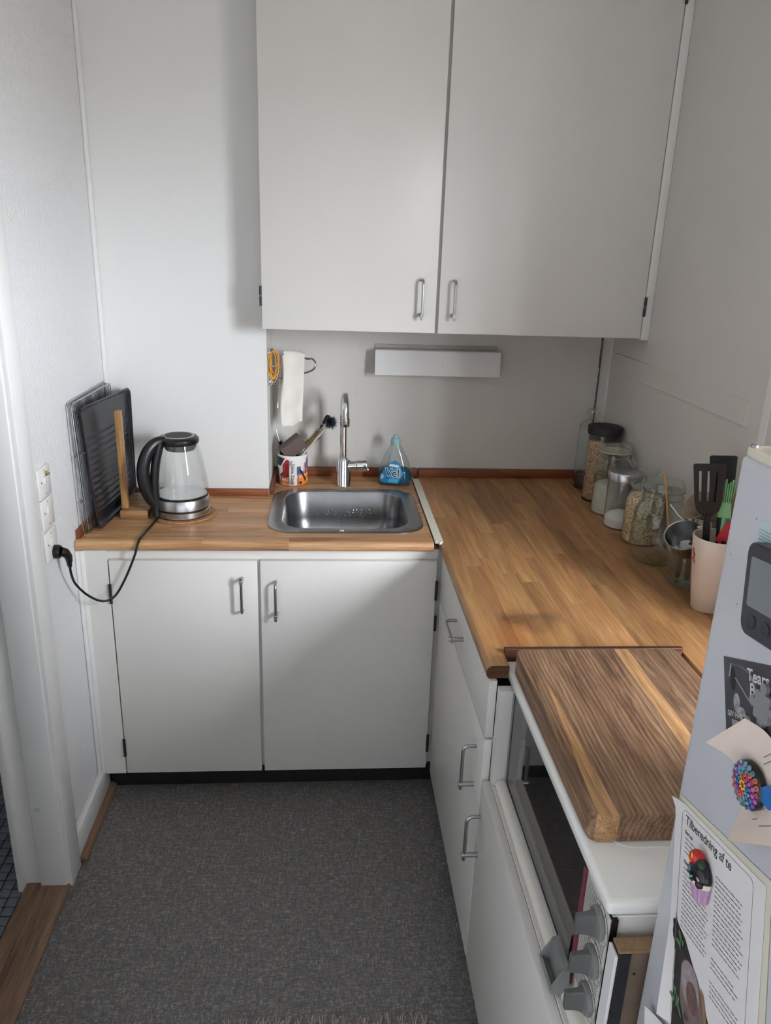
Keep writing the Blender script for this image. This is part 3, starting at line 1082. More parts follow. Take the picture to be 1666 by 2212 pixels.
m = MB().ext([(YN - 0.006, 1.358), (YN - 0.030, 1.354), (YN - 0.034, 1.280), (YN - 0.006, 1.278)], 'X', x0 + 0.014, x0 + 0.018)
mk('end_cap', m, GREYD, lp)
mk('tube', MB().cyl((x0 + 0.02, YN - 0.034, 1.312), (x1 - 0.02, YN - 0.034, 1.312), 0.013, seg=18), PORC, lp)
for xx in (0.815, 0.925, 1.115, 1.225):
    mk('screw', MB().cyl((xx, YN - 0.032, 1.3604), (xx, YN - 0.032, 1.3616), 0.0038, seg=12), HANDLE, lp)
mk('switch_pin', MB().cyl((1.04, YN - 0.0655, 1.308), (1.04, YN - 0.0612, 1.308), 0.0016, seg=8), GREYD, lp)

# ------------------------------------------------------------------ towel rail, cloth and rubber bands
tr = thing('towel_rail', 'chrome hairpin towel rail on a pin at the niche corner', 'towel rail', (0.437, -0.05, 1.24))
ty = -0.190
px = 0.4425
def ry(x):
    return ty + (x - px) * 0.86      # the rail swings back towards the wall
m = MB()
m.cyl((px, ty, 1.258), (px, ty, 1.366), 0.0030, seg=12)
mk('pivot_pin', m, CHROME, tr)
m = MB()
for z in (1.370, 1.254):
    m.lathe([(0.0005, -0.006), (0.0045, -0.004), (0.006, 0), (0.0045, 0.004), (0.0005, 0.006)], (px, ty, z), 14)
mk('ball_finial', m, CHROME, tr)
pts = [(px + 0.004, 1.352), (0.50, 1.344), (0.560, 1.329)]
for i in range(1, 12):
    a = PI / 2 - i / 11 * PI
    pts.append((0.566 + 0.020 * math.cos(a), 1.307 + 0.022 * math.sin(a)))
pts += [(0.552, 1.281), (0.50, 1.274), (px + 0.012, 1.270), (px + 0.004, 1.268), (px + 0.002, 1.276)]
mk('rail', MB().tube(smooth_path([(x_, ry(x_), z_) for (x_, z_) in pts], 3), 0.0040, 10), CHROME, tr)
mk('wall_bracket', MB().box(XK + 0.0005, XK + 0.004, ty - 0.012, ty + 0.012, 1.25, 1.376, 0.001, 1), CHROME, tr)
mk('bracket_arm', MB().box(XK + 0.004, px - 0.003, ty - 0.004, ty + 0.004, 1.262, 1.267).box(XK + 0.004, px - 0.003, ty - 0.004, ty + 0.004, 1.357, 1.362), CHROME, tr)

cl = thing('dish_cloth', 'white cotton cloth draped over the chrome towel rail', 'cloth', (0.51, ry(0.51), 1.10))
def cloth(x0t, x1t, x0b, x1b, zt_, zb0, zb1, yoff, amp, ph):
    def fn(u, v):
        x = (x0t + (x1t - x0t) * u) * (1 - v) + (x0b + (x1b - x0b) * u) * v
        zb = zb0 + (zb1 - zb0) * u
        ztop = zt_ - 0.012 * u * u
        z = ztop + (zb - ztop) * v + 0.003 * math.sin(9 * u) * v
        y = ry(x) + yoff + amp * (math.sin(7.5 * u + ph + 1.2 * v) * (0.25 + 0.75 * v)) + 0.003 * math.sin(17 * v + 3 * u)
        return (x, y, z)
    return fn
mk('front_layer', MB().grid(cloth(0.481, 0.549, 0.477, 0.540, 1.3565, 1.104, 1.112, -0.012, 0.0045, 0.4), 18, 26, 0.0016), COTTON, cl, sharp=80)
mk('back_layer', MB().grid(cloth(0.479, 0.547, 0.456, 0.510, 1.3560, 1.170, 1.150, 0.011, 0.004, 2.0), 14, 22, 0.0016), COTTON, cl, sharp=80)
mk('hem_fold', MB().grid(lambda u, v: (0.476 + 0.010 * u + 0.004 * math.sin(6 * v) - 0.004 * v, ry(0.48) - 0.020 - 0.004 * math.sin(PI * u), 1.352 - 0.240 * v), 6, 20, 0.0016), COTTON, cl, sharp=80)
mk('top_fold', MB().grid(lambda u, v: (0.480 + 0.0685 * u, ry(0.480 + 0.0685 * u) + 0.0118 * math.cos(PI * v), 1.3550 - 0.012 * u * u + 0.0070 * math.sin(PI * v)), 14, 10, 0.0016), COTTON, cl, sharp=80)

bands = [(0.019, 0.062, 'yellow', (238, 170, 40), 0), (0.012, 0.060, 'orange', (236, 146, 30), 0.004), (0.016, 0.066, 'amber', (232, 176, 60), -0.004),
         (0.0215, 0.054, 'red', (208, 84, 74), 0.0), (0.018, 0.036, 'cream', (232, 196, 132), 0.003), (0.020, 0.072, 'pale yellow', (226, 184, 104), -0.002),
         (0.0155, 0.050, 'golden', (224, 158, 58), 0.002), (0.0105, 0.064, 'deep yellow', (240, 180, 30), -0.003)]
for k, (w_, h_, cn, cc, dx) in enumerate(bands):
    pts = []
    for i in range(28):
        a = 2 * PI * i / 28
        zz = 1.366 - h_ * 0.72 - h_ * 0.72 * math.cos(a)
        ww = w_ * math.sin(a) * (0.55 + 0.45 * (0.5 - 0.5 * math.cos(a)) ** 0.2 if math.cos(a) > -1 else 1)
        pts.append((px + dx * 0.6 + ww * 0.95 + 0.0075, ty - 0.0075 - 0.0019 * k, zz + 0.002))
    o = mk('rubber_band', MB().tube(pts, 0.0013, 6, True), flat('rubber_' + cn.replace(' ', '_'), *cc), None, (px, ty, 1.366))
    desc = {'yellow': 'wide yellow rubber band in the bundle on the towel rail pin',
            'orange': 'narrow orange rubber band in the bundle on the towel rail pin',
            'amber': 'amber rubber band in the middle of the bundle on the rail pin',
            'red': 'red rubber band, widest loop of the bundle on the rail pin',
            'cream': 'cream rubber band, shortest loop of the bundle on the rail pin',
            'pale yellow': 'pale yellow rubber band, longest loop of the bundle on the rail pin',
            'golden': 'golden brown rubber band in the bundle on the towel rail pin',
            'deep yellow': 'deep yellow rubber band, narrowest loop of the bundle on the pin'}[cn]
    tag(o, desc, 'rubber band', 'rubber bands on the towel rail pin')

# ------------------------------------------------------------------ mug with brushes
mg_c = (0.505, -0.090)
mg = thing('mug', 'tall city souvenir mug with colourful print holding the brushes', 'mug', (mg_c[0], mg_c[1], H))
RM, HM = 0.0535, 0.112
mk('body', MB().lathe([(0.046, 0.0008), (0.0505, 0.003), (RM, 0.008), (RM, HM - 0.002), (RM - 0.0015, HM), (RM - 0.0035, HM - 0.0015), (RM - 0.0045, 0.01), (0.03, 0.006)], (mg_c[0], mg_c[1], H), 48), PORC, mg)
va = math.atan2(CY - mg_c[1], CX - mg_c[0])        # the handle faces the sink
def mugp(az, z, r=RM + 0.0004):
    a = va + math.radians(az)
    return Vector((mg_c[0] + r * math.cos(a), mg_c[1] + r * math.sin(a), H + z))
def patch(outline, lvl, m_, nm='print'):
    """outline in (degrees to the right of the handle, height)"""
    xs_ = [p[0] for p in outline]
    mb = MB()
    n = len(outline)
    cx_, cz_ = sum(xs_) / n, sum(p[1] for p in outline) / n
    dens = []
    for i in range(n):
        a, b = outline[i], outline[(i + 1) % n]
        st = max(1, int(abs(b[0] - a[0]) / 6))
        for k in range(st):
            dens.append((a[0] + (b[0] - a[0]) * k / st, a[1] + (b[1] - a[1]) * k / st))
    r_ = RM + 0.0003 + 0.00015 * lvl
    vs, nn = [], len(dens)
    for t_ in (1.0, 0.66, 0.33):
        for p in dens:
            vs.append(mugp(cx_ + (p[0] - cx_) * t_, cz_ + (p[1] - cz_) * t_, r_))
    vs.append(mugp(cx_, cz_, r_))
    fs = []
    for j in range(2):
        for i in range(nn):
            k = (i + 1) % nn
            fs.append((j * nn + i, j * nn + k, (j + 1) * nn + k, (j + 1) * nn + i))
    for i in range(nn):
        fs.append((2 * nn + i, 2 * nn + (i + 1) % nn, 3 * nn))
    mb.add(vs, fs)
    return mk(nm, mb, m_, mg)
c_red, c_or = flat('mug_red', 176, 40, 46), flat('mug_orange', 232, 128, 40)
c_pu, c_bk = flat('mug_violet', 112, 104, 150), flat('mug_black', 28, 26, 30)
c_pk, c_bl = flat('mug_peach', 236, 160, 120), flat('mug_slate', 74, 92, 128)
c_ye = flat('mug_yellow', 236, 180, 60)
patch([(-84, 0.012), (-14, 0.006), (-14, 0.040), (-60, 0.045), (-84, 0.030)], 0, c_pk)
patch([(-40, 0.030), (-14, 0.036), (-14, 0.098), (-24, 0.100), (-42, 0.078)], 1, c_red)
patch([(-88, 0.070), (-50, 0.074), (-30, 0.104), (-88, 0.106)], 0, c_bk)
patch([(-86, 0.006), (-60, 0.006), (-64, 0.060), (-86, 0.064)], 2, c_bk)
patch([(-58, 0.008), (-54, 0.008), (-40, 0.044), (-44, 0.046)], 2, c_bk)
patch([(-52, 0.034), (-36, 0.050), (-38, 0.054), (-54, 0.040)], 3, c_bk)
patch([(-50, 0.014), (-20, 0.009), (-20, 0.015), (-50, 0.020)], 3, c_or)
patch([(-46, 0.024), (-18, 0.021), (-18, 0.026), (-46, 0.029)], 3, PORC)
patch([(16, 0.004), (86, 0.006), (86, 0.034), (16, 0.030)], 0, c_or)
patch([(16, 0.030), (86, 0.034), (86, 0.048), (16, 0.044)], 1, c_pk)
patch([(16, 0.043), (86, 0.047), (86, 0.058), (40, 0.056), (16, 0.056)], 2, c_pu)
patch([(16, 0.044), (32, 0.046), (32, 0.074), (16, 0.074)], 3, c_bl)
patch([(44, 0.052), (62, 0.052), (66, 0.084), (50, 0.086)], 3, c_pk)
patch([(58, 0.062), (86, 0.058), (86, 0.104), (66, 0.100), (60, 0.082)], 4, c_pu)
patch([(54, 0.050), (58, 0.050), (56, 0.082), (52, 0.082)], 5, c_bk)
patch([(24, 0.062), (30, 0.066), (62, 0.018), (56, 0.014)], 6, c_bk)
patch([(20, 0.006), (23, 0.006), (24, 0.066), (21, 0.066)], 6, c_bl)
patch([(26, 0.008), (36, 0.008), (36, 0.018), (26, 0.018)], 6, c_bk)
patch([(60, 0.014), (84, 0.014), (84, 0.026), (60, 0.026)], 6, c_ye)
hp = []
for (o_, z) in ((-0.002, 0.088), (0.012, 0.091), (0.024, 0.084), (0.029, 0.066), (0.029, 0.046), (0.024, 0.026), (0.012, 0.018), (-0.002, 0.020)):
    hp.append(mugp(0, z, RM + o_))
hnd = mk('handle', MB().tube(smooth_path(hp, 5), 0.0075, 12, flat=0.75), PORC, mg)
hnd2 = text_mb('New York', 0.0175)
az0 = va
dirv = Vector((math.cos(az0), math.sin(az0), 0))
side = Vector((-math.sin(az0), math.cos(az0), 0))
Mt = frame(mugp(0, 0.094, RM + 0.0372) + side * -0.0045, (0, 0, -1), side, dirv)
hnd2.xf(Matrix.Translation((0, 0, 0)))
mk('lettering', hnd2.xf(Mt), INK, hnd)

def bristles(mb, p0, p1, r, n, length, rad, jit=0.25, spiral=9):
    p0, p1 = Vector(p0), Vector(p1)
    ax = (p1 - p0).normalized()
    u = ax.orthogonal().normalized()
    w = ax.cross(u)
    for i in range(n):
        t_ = i / n
        a = spiral * 2 * PI * t_ + random.uniform(-jit, jit) + (PI if i % 2 else 0)
        d = (u * math.cos(a) + w * math.sin(a) + ax * random.uniform(-jit, jit)).normalized()
        b = p0.lerp(p1, t_)
        q = d.orthogonal().normalized() * rad
        q2 = d.cross(q).normalized() * rad
        e_ = b + d * length * random.uniform(0.85, 1.1)
        mb.add([b + q, b - q * 0.5 + q2, b - q * 0.5 - q2, e_], [(0, 1, 3), (1, 2, 3), (2, 0, 3), (0, 2, 1)])
    return mb
random.seed(9)
# black bottle brush, handle up and to the left
b1 = thing('bottle_brush', 'black bottle brush with thin wire stem leaning left in the mug', 'brush', (0.492, -0.09, 0.892))
mk('wire_stem', MB().tube([(0.4845, -0.09, 0.896), (0.466, -0.09, 1.000), (0.4475, -0.088, 1.075)], 0.0011, 8), WIRE, b1)
mk('bristles', bristles(MB(), (0.479, -0.09, 0.925), (0.461, -0.0895, 1.034), 0.001, 900, 0.0115, 0.0009, 0.5, 60), BLACK, b1, kind='stuff')
# brown sponge
sp = MB().box(-0.031, 0.031, -0.0185, 0.0185, -0.045, 0.045, 0.004)
sp.xf(Matrix.Translation((0.506, -0.1085, 1.019)) @ Matrix.Rotation(math.radians(52), 4, 'Y') @ Matrix.Rotation(math.radians(-12), 4, 'X') @ Matrix.Rotation(math.radians(25), 4, 'Z') @ Matrix.Diagonal((0.92, 0.92, 0.95, 1)))
o = mk('sponge', sp, mat('brown_sponge', rgb(104, 88, 84), 0.9, bump=0.5, bscale=420, bdist=0.0015), None, (0.522, -0.108, 0.98))
tag(o, 'brown rectangular scouring sponge wedged in the mug', 'sponge')
# beige bristle brush with black tip
b2 = thing('bottle_brush', 'beige bristle brush with a black tufted tip in the mug', 'brush', (0.505, -0.083, 0.892))
p0, p1 = Vector((0.482, -0.064, 0.897)), Vector((0.630, -0.074, 1.120))
mk('twisted_stem', MB().tube([p0, p0.lerp(p1, 0.5), p0.lerp(p1, 0.83)], 0.0016, 8), mat('rusty_wire', rgb(120, 76, 50), 0.5, 0.5), b2)
mk('bristles', bristles(MB(), p0.lerp(p1, 0.50), p0.lerp(p1, 0.78), 0.001, 620, 0.0150, 0.0009, 0.4, 46), mat('beige_bristle', rgb(176, 146, 108), 0.8), b2, kind='stuff')
ax = (p1 - p0).normalized()
mk('ferrule', MB().lathe([(0.0016, 0), (0.0045, 0.012), (0.0045, 0.015)], p0.lerp(p1, 0.82), 14, ax), BLACK, b2)
mk('white_ring', MB().lathe([(0.0047, 0), (0.0047, 0.003)], p0.lerp(p1, 0.882), 14, ax), PORC, b2)
mk('black_tuft', MB().lathe([(0.0044, 0), (0.0075, 0.012), (0.0092, 0.026), (0.0080, 0.034), (0.003, 0.037)], p0.lerp(p1, 0.896), 16, ax), mat('black_tuft', rgb(18, 17, 19), 0.8, bump=0.6, bscale=900, bdist=0.001, stretch=(1, 1, 0.1)), b2)
# round grey silicone brush on a pale stem
b3 = thing('dish_brush', 'round dark grey silicone brush on a pale stem in the mug', 'brush', (0.535, -0.118, 0.892))
s0, s1 = Vector((0.464, -0.108, 0.896)), Vector((0.641, -0.118, 1.111))
mk('stem', MB().tube([s0, s0.lerp(s1, 0.55), s0.lerp(s1, 0.62), s0.lerp(s1, 0.95)], [0.0042, 0.0045, 0.0036, 0.0034], 12), mat('pale_grey_stem', rgb(196, 190, 178), 0.4), b3)
bb = MB()
for i in range(420):
    z = 1 - 2 * (i + 0.5) / 420
    a = i * 2.399963
    r_ = math.sqrt(1 - z * z)
    d = Vector((r_ * math.cos(a), r_ * math.sin(a), z))
    q = d.orthogonal().normalized() * 0.0015
    q2 = d.cross(q).normalized() * 0.0015
    b_ = s1 + d * 0.007
    e_ = s1 + (d + Vector((random.uniform(-.2, .2), random.uniform(-.2, .2), random.uniform(-.2, .2)))) * random.uniform(0.022, 0.0285)
    bb.add([b_ + q, b_ - q * 0.5 + q2, b_ - q * 0.5 - q2, e_], [(0, 1, 3), (1, 2, 3), (2, 0, 3), (0, 2, 1)])
mk('bristle_ball', bb, mat('slate_silicone', rgb(66, 72, 84), 0.5), b3, kind='stuff')
mk('core', MB().lathe([(0.001, -0.0095), (0.0075, -0.006), (0.0098, 0), (0.0075, 0.006), (0.001, 0.0095)], s1, 14), mat('slate_silicone_core', rgb(50, 55, 66), 0.5), b3)
# dark oval hand brush
b4 = thing('hand_brush', 'dark green oval hand brush with pale bristles behind the grey brush', 'brush', (0.55, -0.06, 0.895))
Mb = Matrix.Translation((0.570, -0.046, 1.020)) @ Matrix.Rotation(math.radians(58), 4, 'Y') @ Matrix.Rotation(math.radians(8), 4, 'X')
hb = MB().lathe([(0.0005, -0.004), (0.95, -0.003), (1, 0), (0.95, 0.003), (0.0005, 0.004)], (0, 0, 0), 28, None, False, False)
hb.v = [(x * 0.013, z * 1.0, y * 0.036) if abs(x) <= 1 else (x, y, z) for (x, y, z) in hb.v]
hb2 = MB()
hb2.lathe([(0.001, -0.040), (0.010, -0.034), (0.0145, -0.015), (0.0145, 0.010), (0.010, 0.032), (0.001, 0.040)], (0, 0, 0), 20, None, False, False, 0.32, 1.0)
mk('back', hb2.xf(Mb), mat('dark_green_plastic', rgb(46, 56, 54), 0.4), b4)
bt = MB()
for i in range(9):
    for j in (-1, 0, 1):
        zz_ = -0.030 + i * 0.0075
        base_ = Vector((-0.0035, 0.0062 * j, zz_))
        bt.tube([base_, base_ + Vector((-0.013, 0.001 * j, 0))], [0.0017, 0.0022], 6)
mk('bristle_tufts', bt.xf(Mb), mat('pale_pink_bristle', rgb(214, 182, 162), 0.7), b4, kind='stuff')
mk('grip', MB().tube([Mb @ Vector((0, 0, -0.036)), Mb @ Vector((0.0, 0, -0.060)), (0.515, -0.055, 0.93)], [0.004, 0.0045, 0.0045], 10), mat('dark_green_grip', rgb(40, 48, 46), 0.4), b4)

# ------------------------------------------------------------------ washing-up liquid
bcx_, bcy_ = 0.877, -0.098
bo = thing('soap_bottle', 'clear squeeze bottle of blue washing-up liquid beside the tap', 'bottle', (bcx_, bcy_, H))
def bottle_ring(hw, hd, z, n=36, cx=bcx_, cy=bcy_, p=2.6):
    out = []
    for i in range(n):
        a = 2 * PI * i / n
        ca, sa = math.cos(a), math.sin(a)
        out.append((cx + hw * abs(ca) ** (2 / p) * (1 if ca >= 0 else -1), cy + hd * abs(sa) ** (2 / p) * (1 if sa >= 0 else -1), H + z))
    return out
def rot_b(rings, deg=-8):
    a = math.radians(deg)
    return [[(bcx_ + (x - bcx_) * math.cos(a) - (y - bcy_) * math.sin(a), bcy_ + (x - bcx_) * math.sin(a) + (y - bcy_) * math.cos(a), z) for (x, y, z) in r_] for r_ in rings]
BP = [(0.050, 0.024, 0.001), (0.058, 0.030, 0.005), (0.0615, 0.033, 0.014), (0.0630, 0.034, 0.030), (0.0600, 0.033, 0.052), (0.0525, 0.030, 0.078), (0.0420, 0.026, 0.104), (0.0300, 0.022, 0.128), (0.0215, 0.0185, 0.143), (0.0185, 0.0175, 0.150)]
mk('body', loft(rot_b([bottle_ring(*b) for b in BP])), PLASTC, bo, sharp=80)
LQ = [(0.047, 0.021, 0.003), (0.0555, 0.0275, 0.0065), (0.0590, 0.0305, 0.0145), (0.0605, 0.0315, 0.030), (0.0577, 0.0307, 0.0515), (0.054, 0.0292, 0.062)]
mk('blue_liquid', loft(rot_b([bottle_ring(*b) for b in LQ]), True), mat('blue_soap', rgb(14, 98, 134), 0.12, trans=0.35), bo, sharp=80)
cp = MB().lathe([(0.0165, 0.150), (0.0185, 0.151), (0.0185, 0.160), (0.0170, 0.170), (0.0120, 0.176), (0.0085, 0.177), (0.0075, 0.184), (0.0050, 0.186), (0.001, 0.1865)], (bcx_, bcy_, H), 28)
mk('cap', cp, mat('pale_aqua_cap', rgb(150, 190, 192), 0.4), bo)
# label on the sloping front
ang = math.radians(-8)
rx = Vector((math.cos(ang), math.sin(ang), 0))
fy_ = Vector((math.sin(ang), -math.cos(ang), 0))
def lab(px_, pz_, off):
    # surface depth at height
    for (a_, b_) in zip(BP[:-1], BP[1:]):
        if a_[2] <= pz_ <= b_[2]:
            t_ = (pz_ - a_[2]) / (b_[2] - a_[2])
            hw = a_[0] + (b_[0] - a_[0]) * t_
            hd = a_[1] + (b_[1] - a_[1]) * t_
            break
    k = max(0.0, 1 - abs(px_ / hw) ** 2.6) ** (1 / 2.6)
    return Vector((bcx_, bcy_, H + pz_)) + rx * px_ + fy_ * (hd * k + off)
def label_patch(nm, outline, off, m_):
    n = len(outline)
    dens = []
    for i in range(n):
        a, b = outline[i], outline[(i + 1) % n]
        st = max(1, int(math.hypot(b[0] - a[0], b[1] - a[1]) / 0.004))
        for k in range(st):
            dens.append((a[0] + (b[0] - a[0]) * k / st, a[1] + (b[1] - a[1]) * k / st))
    cx_ = sum(p[0] for p in dens) / len(dens)
    cz_ = sum(p[1] for p in dens) / len(dens)
    nn = len(dens)
    vs, fs = [], []
    L_ = 6
    for j in range(L_):
        t_ = 1 - j / L_
        vs += [lab(cx_ + (p[0] - cx_) * t_, cz_ + (p[1] - cz_) * t_, off) for p in dens]
    vs.append(lab(cx_, cz_, off))
    for j in range(L_ - 1):
        for i in range(nn):
            k = (i + 1) % nn
            fs.append((j * nn + i, j * nn + k, (j + 1) * nn + k, (j + 1) * nn + i))
    for i in range(nn):
        fs.append(((L_ - 1) * nn + i, (L_ - 1) * nn + (i + 1) % nn, L_ * nn))
    return mk(nm, MB().add(vs, fs), m_, bo)
def lab_text(body, size, x_, z_, off, m_, nm='lettering', rot=-0.05, space=1.0, bold=0.0):
    tb = text_mb(body, size, space=space, bold=bold)
    c_, s_ = math.cos(rot), math.sin(rot)
    tb.v = [tuple(lab(x_ + vx * c_ - vy * s_, z_ + vx * s_ + vy * c_, off)) for (vx, vy, vz) in tb.v]
    return mk(nm, tb, m_, bo)
label_patch('label', [(-0.054, 0.024), (-0.050, 0.015), (0.014, 0.012), (0.033, 0.048), (0.018, 0.086), (0.010, 0.095), (0.000, 0.097), (-0.014, 0.092), (-0.020, 0.080), (-0.042, 0.056)], 0.0012, flat('label_blue', 30, 128, 176, 0.4))
label_patch('label_glow', [(-0.022, 0.018), (0.012, 0.016), (0.029, 0.048), (0.018, 0.078), (-0.006, 0.060)], 0.0016, flat('label_light_blue', 86, 172, 210, 0.4))
label_patch('label_banner', [(-0.020, 0.077), (0.014, 0.073), (0.015, 0.081), (-0.016, 0.085)], 0.0020, flat('label_white', 226, 230, 232, 0.4))
lab_text('Vel', 0.040, -0.0335, 0.0405, 0.0023, PORC, bold=0.0022)
lab_text('Vel', 0.040, -0.0335, 0.0405, 0.0030, flat('label_navy', 22, 32, 72, 0.4), bold=0.0003)
lab_text('POWER OPVASK', 0.0068, -0.030, 0.0318, 0.0026, flat('label_navy_small', 20, 34, 70, 0.4))
label_patch('label_flower', [(-0.052, 0.030), (-0.046, 0.024), (-0.040, 0.030), (-0.036, 0.038), (-0.042, 0.046), (-0.048, 0.044)], 0.0020, flat('label_pale_flower', 168, 190, 200, 0.4))

# ------------------------------------------------------------------ kettle on cork mat
kx, ky = 0.173, -0.452
o = mk('cork_mat', MB().lathe([(0.098, 0.0004), (0.1015, 0.002), (0.1015, 0.006), (0.099, 0.0078), (0.001, 0.008)], (kx + 0.003, ky, H), 64), CORK, None, (kx, ky, H))
tag(o, 'round cork trivet under the kettle', 'trivet')
kt = thing('electric_kettle', 'glass electric kettle with black handle and steel base on cork', 'kettle', (kx, ky, H + 0.0082))
zb = H + 0.0085
mk('power_base', MB().lathe([(0.083, 0.0), (0.0865, 0.001), (0.0865, 0.003), (0.085, 0.004), (0.0855, 0.0045), (0.0855, 0.019), (0.084, 0.020), (0.001, 0.0205)], (kx, ky, zb), 64), STEEL, kt)
mk('base_gap_ring', MB().lathe([(0.083, 0.0206), (0.083, 0.0245)], (kx, ky, zb), 64), BLACK, kt)
mk('foot_ring', MB().lathe([(0.0872, 0.0002), (0.0872, 0.0022)], (kx, ky, zb), 64), BLACK, kt)
mk('steel_band', MB().lathe([(0.083, 0.0246), (0.0845, 0.026), (0.0835, 0.055), (0.0820, 0.057), (0.001, 0.0572)], (kx, ky, zb), 64), STEEL, kt)
mk('seal_ring', MB().lathe([(0.0826, 0.0574), (0.0826, 0.0615)], (kx, ky, zb), 64), BLACK, kt)
GP = [(0.0805, 0.060), (0.0835, 0.074), (0.0835, 0.088), (0.081, 0.110), (0.0765, 0.140), (0.0705, 0.170), (0.0640, 0.198), (0.0585, 0.220), (0.0570, 0.228)]
mk('glass_body', MB().lathe(GP, (kx, ky, zb), 64, None, False, False), GLASS, kt)
mk('glass_floor', MB().lathe([(0.0785, 0.0630), (0.0770, 0.0650), (0.060, 0.0655), (0.001, 0.0655)], (kx, ky, zb), 48), mat('kettle_floor_steel', (0.74, 0.75, 0.76, 1), 0.2, 1.0), kt)
lid = mk('lid', MB().lathe([(0.0565, 0.224), (0.0600, 0.226), (0.0620, 0.232), (0.0610, 0.240), (0.0560, 0.2455), (0.0480, 0.2475), (0.001, 0.248)], (kx, ky, zb), 56), BLACK, kt)
mk('lid_trim_ring', MB().lathe([(0.0490, 0.2476), (0.0485, 0.2486), (0.0410, 0.2490), (0.0405, 0.2482)], (kx, ky, zb), 56, None, False, False), mat('lid_trim_grey', rgb(150, 148, 146), 0.35, 0.4), lid)
mk('lid_inset', MB().lathe([(0.0400, 0.2482), (0.0395, 0.2496), (0.001, 0.2502)], (kx, ky, zb), 48), BLACKM, lid)
mk('spout_filter', MB().lathe([(0.044, 0.205), (0.050, 0.216), (0.050, 0.223)], (kx + 0.004, ky, zb), 40, None, True, False), mat('filter_grey', rgb(90, 90, 88), 0.4), kt)
hd = Vector((-0.80, -0.60, 0)).normalized()
def kp(r_, z):
    return Vector((kx, ky, zb + z)) + hd * r_
hpts = smooth_path([kp(0.046, 0.236), kp(0.072, 0.234), kp(0.098, 0.214), kp(0.116, 0.178), kp(0.121, 0.140), kp(0.116, 0.100), kp(0.104, 0.066), kp(0.088, 0.044), kp(0.080, 0.036)], 6)
nh = len(hpts)
rs = [0.0155 + 0.0045 * math.sin(PI * i / (nh - 1)) for i in range(nh)]
kh = mk('handle', MB().tube(hpts, rs, 18, flat=0.85), BLACK, kt, sharp=80)
mk('handle_spine', MB().tube(smooth_path([kp(0.061, 0.232), kp(0.071, 0.200), kp(0.080, 0.165), kp(0.086, 0.120), kp(0.087, 0.080), kp(0.086, 0.050), kp(0.087, 0.006)], 6), 0.0135, 14, flat=1.35), BLACK, kt, sharp=80)
mk('power_switch', MB().box(-0.006, 0.006, -0.006, 0.006, -0.002, 0.004, 0.0015).xf(frame(kp(0.094, 0.2365), hd.cross(Vector((0, 0, 1))), hd * 0.75 + Vector((0, 0, -0.66)), hd * 0.66 + Vector((0, 0, 0.75)))), BLACKM, kh)
cord = [(0.112, -0.520, 0.8925), (0.104, -0.56, 0.8865), (0.098, -0.62, 0.8845), (0.0945, -0.675, 0.8860), (0.0928, -0.694, 0.8850), (0.0905, -0.7085, 0.874), (0.080, -0.716, 0.840), (0.050, -0.722, 0.772), (0.020, -0.730, 0.724), (-0.010, -0.745, 0.716), (-0.040, -0.77, 0.745), (-0.059, -0.805, 0.795), (-0.058, -0.835, 0.838), (-0.055, -0.849, 0.868)]
mk('power_cord', MB().tube(smooth_path(cord, 8), 0.0034, 10), RUBBER, kt, sharp=80)
pl = MB()
pl.lathe([(0.0045, 0), (0.0065, 0.006), (0.0075, 0.018)], (-0.0545, -0.8495, 0.866), 12, (0.06, -0.25, 1.0))
pl.lathe([(0.0185, 0), (0.0185, 0.012), (0.0165, 0.016)], (-0.0838, -0.868, 0.918), 20, (1, 0, 0))
pl.tube([(-0.068, -0.868, 0.918), (-0.058, -0.862, 0.912), (-0.0535, -0.856, 0.900), (-0.053, -0.853, 0.884)], [0.0135, 0.0125, 0.0105, 0.0085], 12)
mk('plug', pl, BLACK, kt)

# ------------------------------------------------------------------ wall sockets
def socket(zc_, nm, label, kind):
    s_ = thing(nm, label, 'socket', (XL, -0.879, zc_), 'wall sockets on the left wall')
    mk('plate', MB().box(XL + 0.0003, XL + 0.0075, -0.918, -0.838, zc_ - 0.039, zc_ + 0.039, 0.0018), PORC, s_)
    mk('rocker', MB().box(XL + 0.0075, XL + 0.0125, -0.892, -0.879, zc_ - 0.002, zc_ + 0.016, 0.0015), PORC, s_)
    mk('earth_slot', MB().cyl((XL + 0.0072, -0.903, zc_ + 0.004), (XL + 0.0078, -0.903, zc_ + 0.004), 0.003, seg=10), GREYD, s_)
    for dz in (-0.03, 0.03):
        mk('screw', MB().cyl((XL + 0.0074, -0.879, zc_ + dz), (XL + 0.0084, -0.879, zc_ + dz), 0.0022, seg=10), HANDLE, s_)
    if kind == 'brass':
        mk('brass_fitting', MB().lathe([(0.007, 0), (0.007, 0.003), (0.0042, 0.004), (0.0036, 0.009)], (XL + 0.0075, -0.868, zc_ + 0.020), 14, (1, 0, 0)), mat('brass', (0.6, 0.5, 0.28, 1), 0.3, 1.0), s_)
socket(1.112, 'wall_socket', 'top white wall socket with a brass fitting, above two others', 'brass')
socket(1.031, 'wall_socket', 'middle white wall switch socket of the three on the left wall', '')
socket(0.945, 'wall_socket', 'bottom white wall socket with the black kettle plug', '')

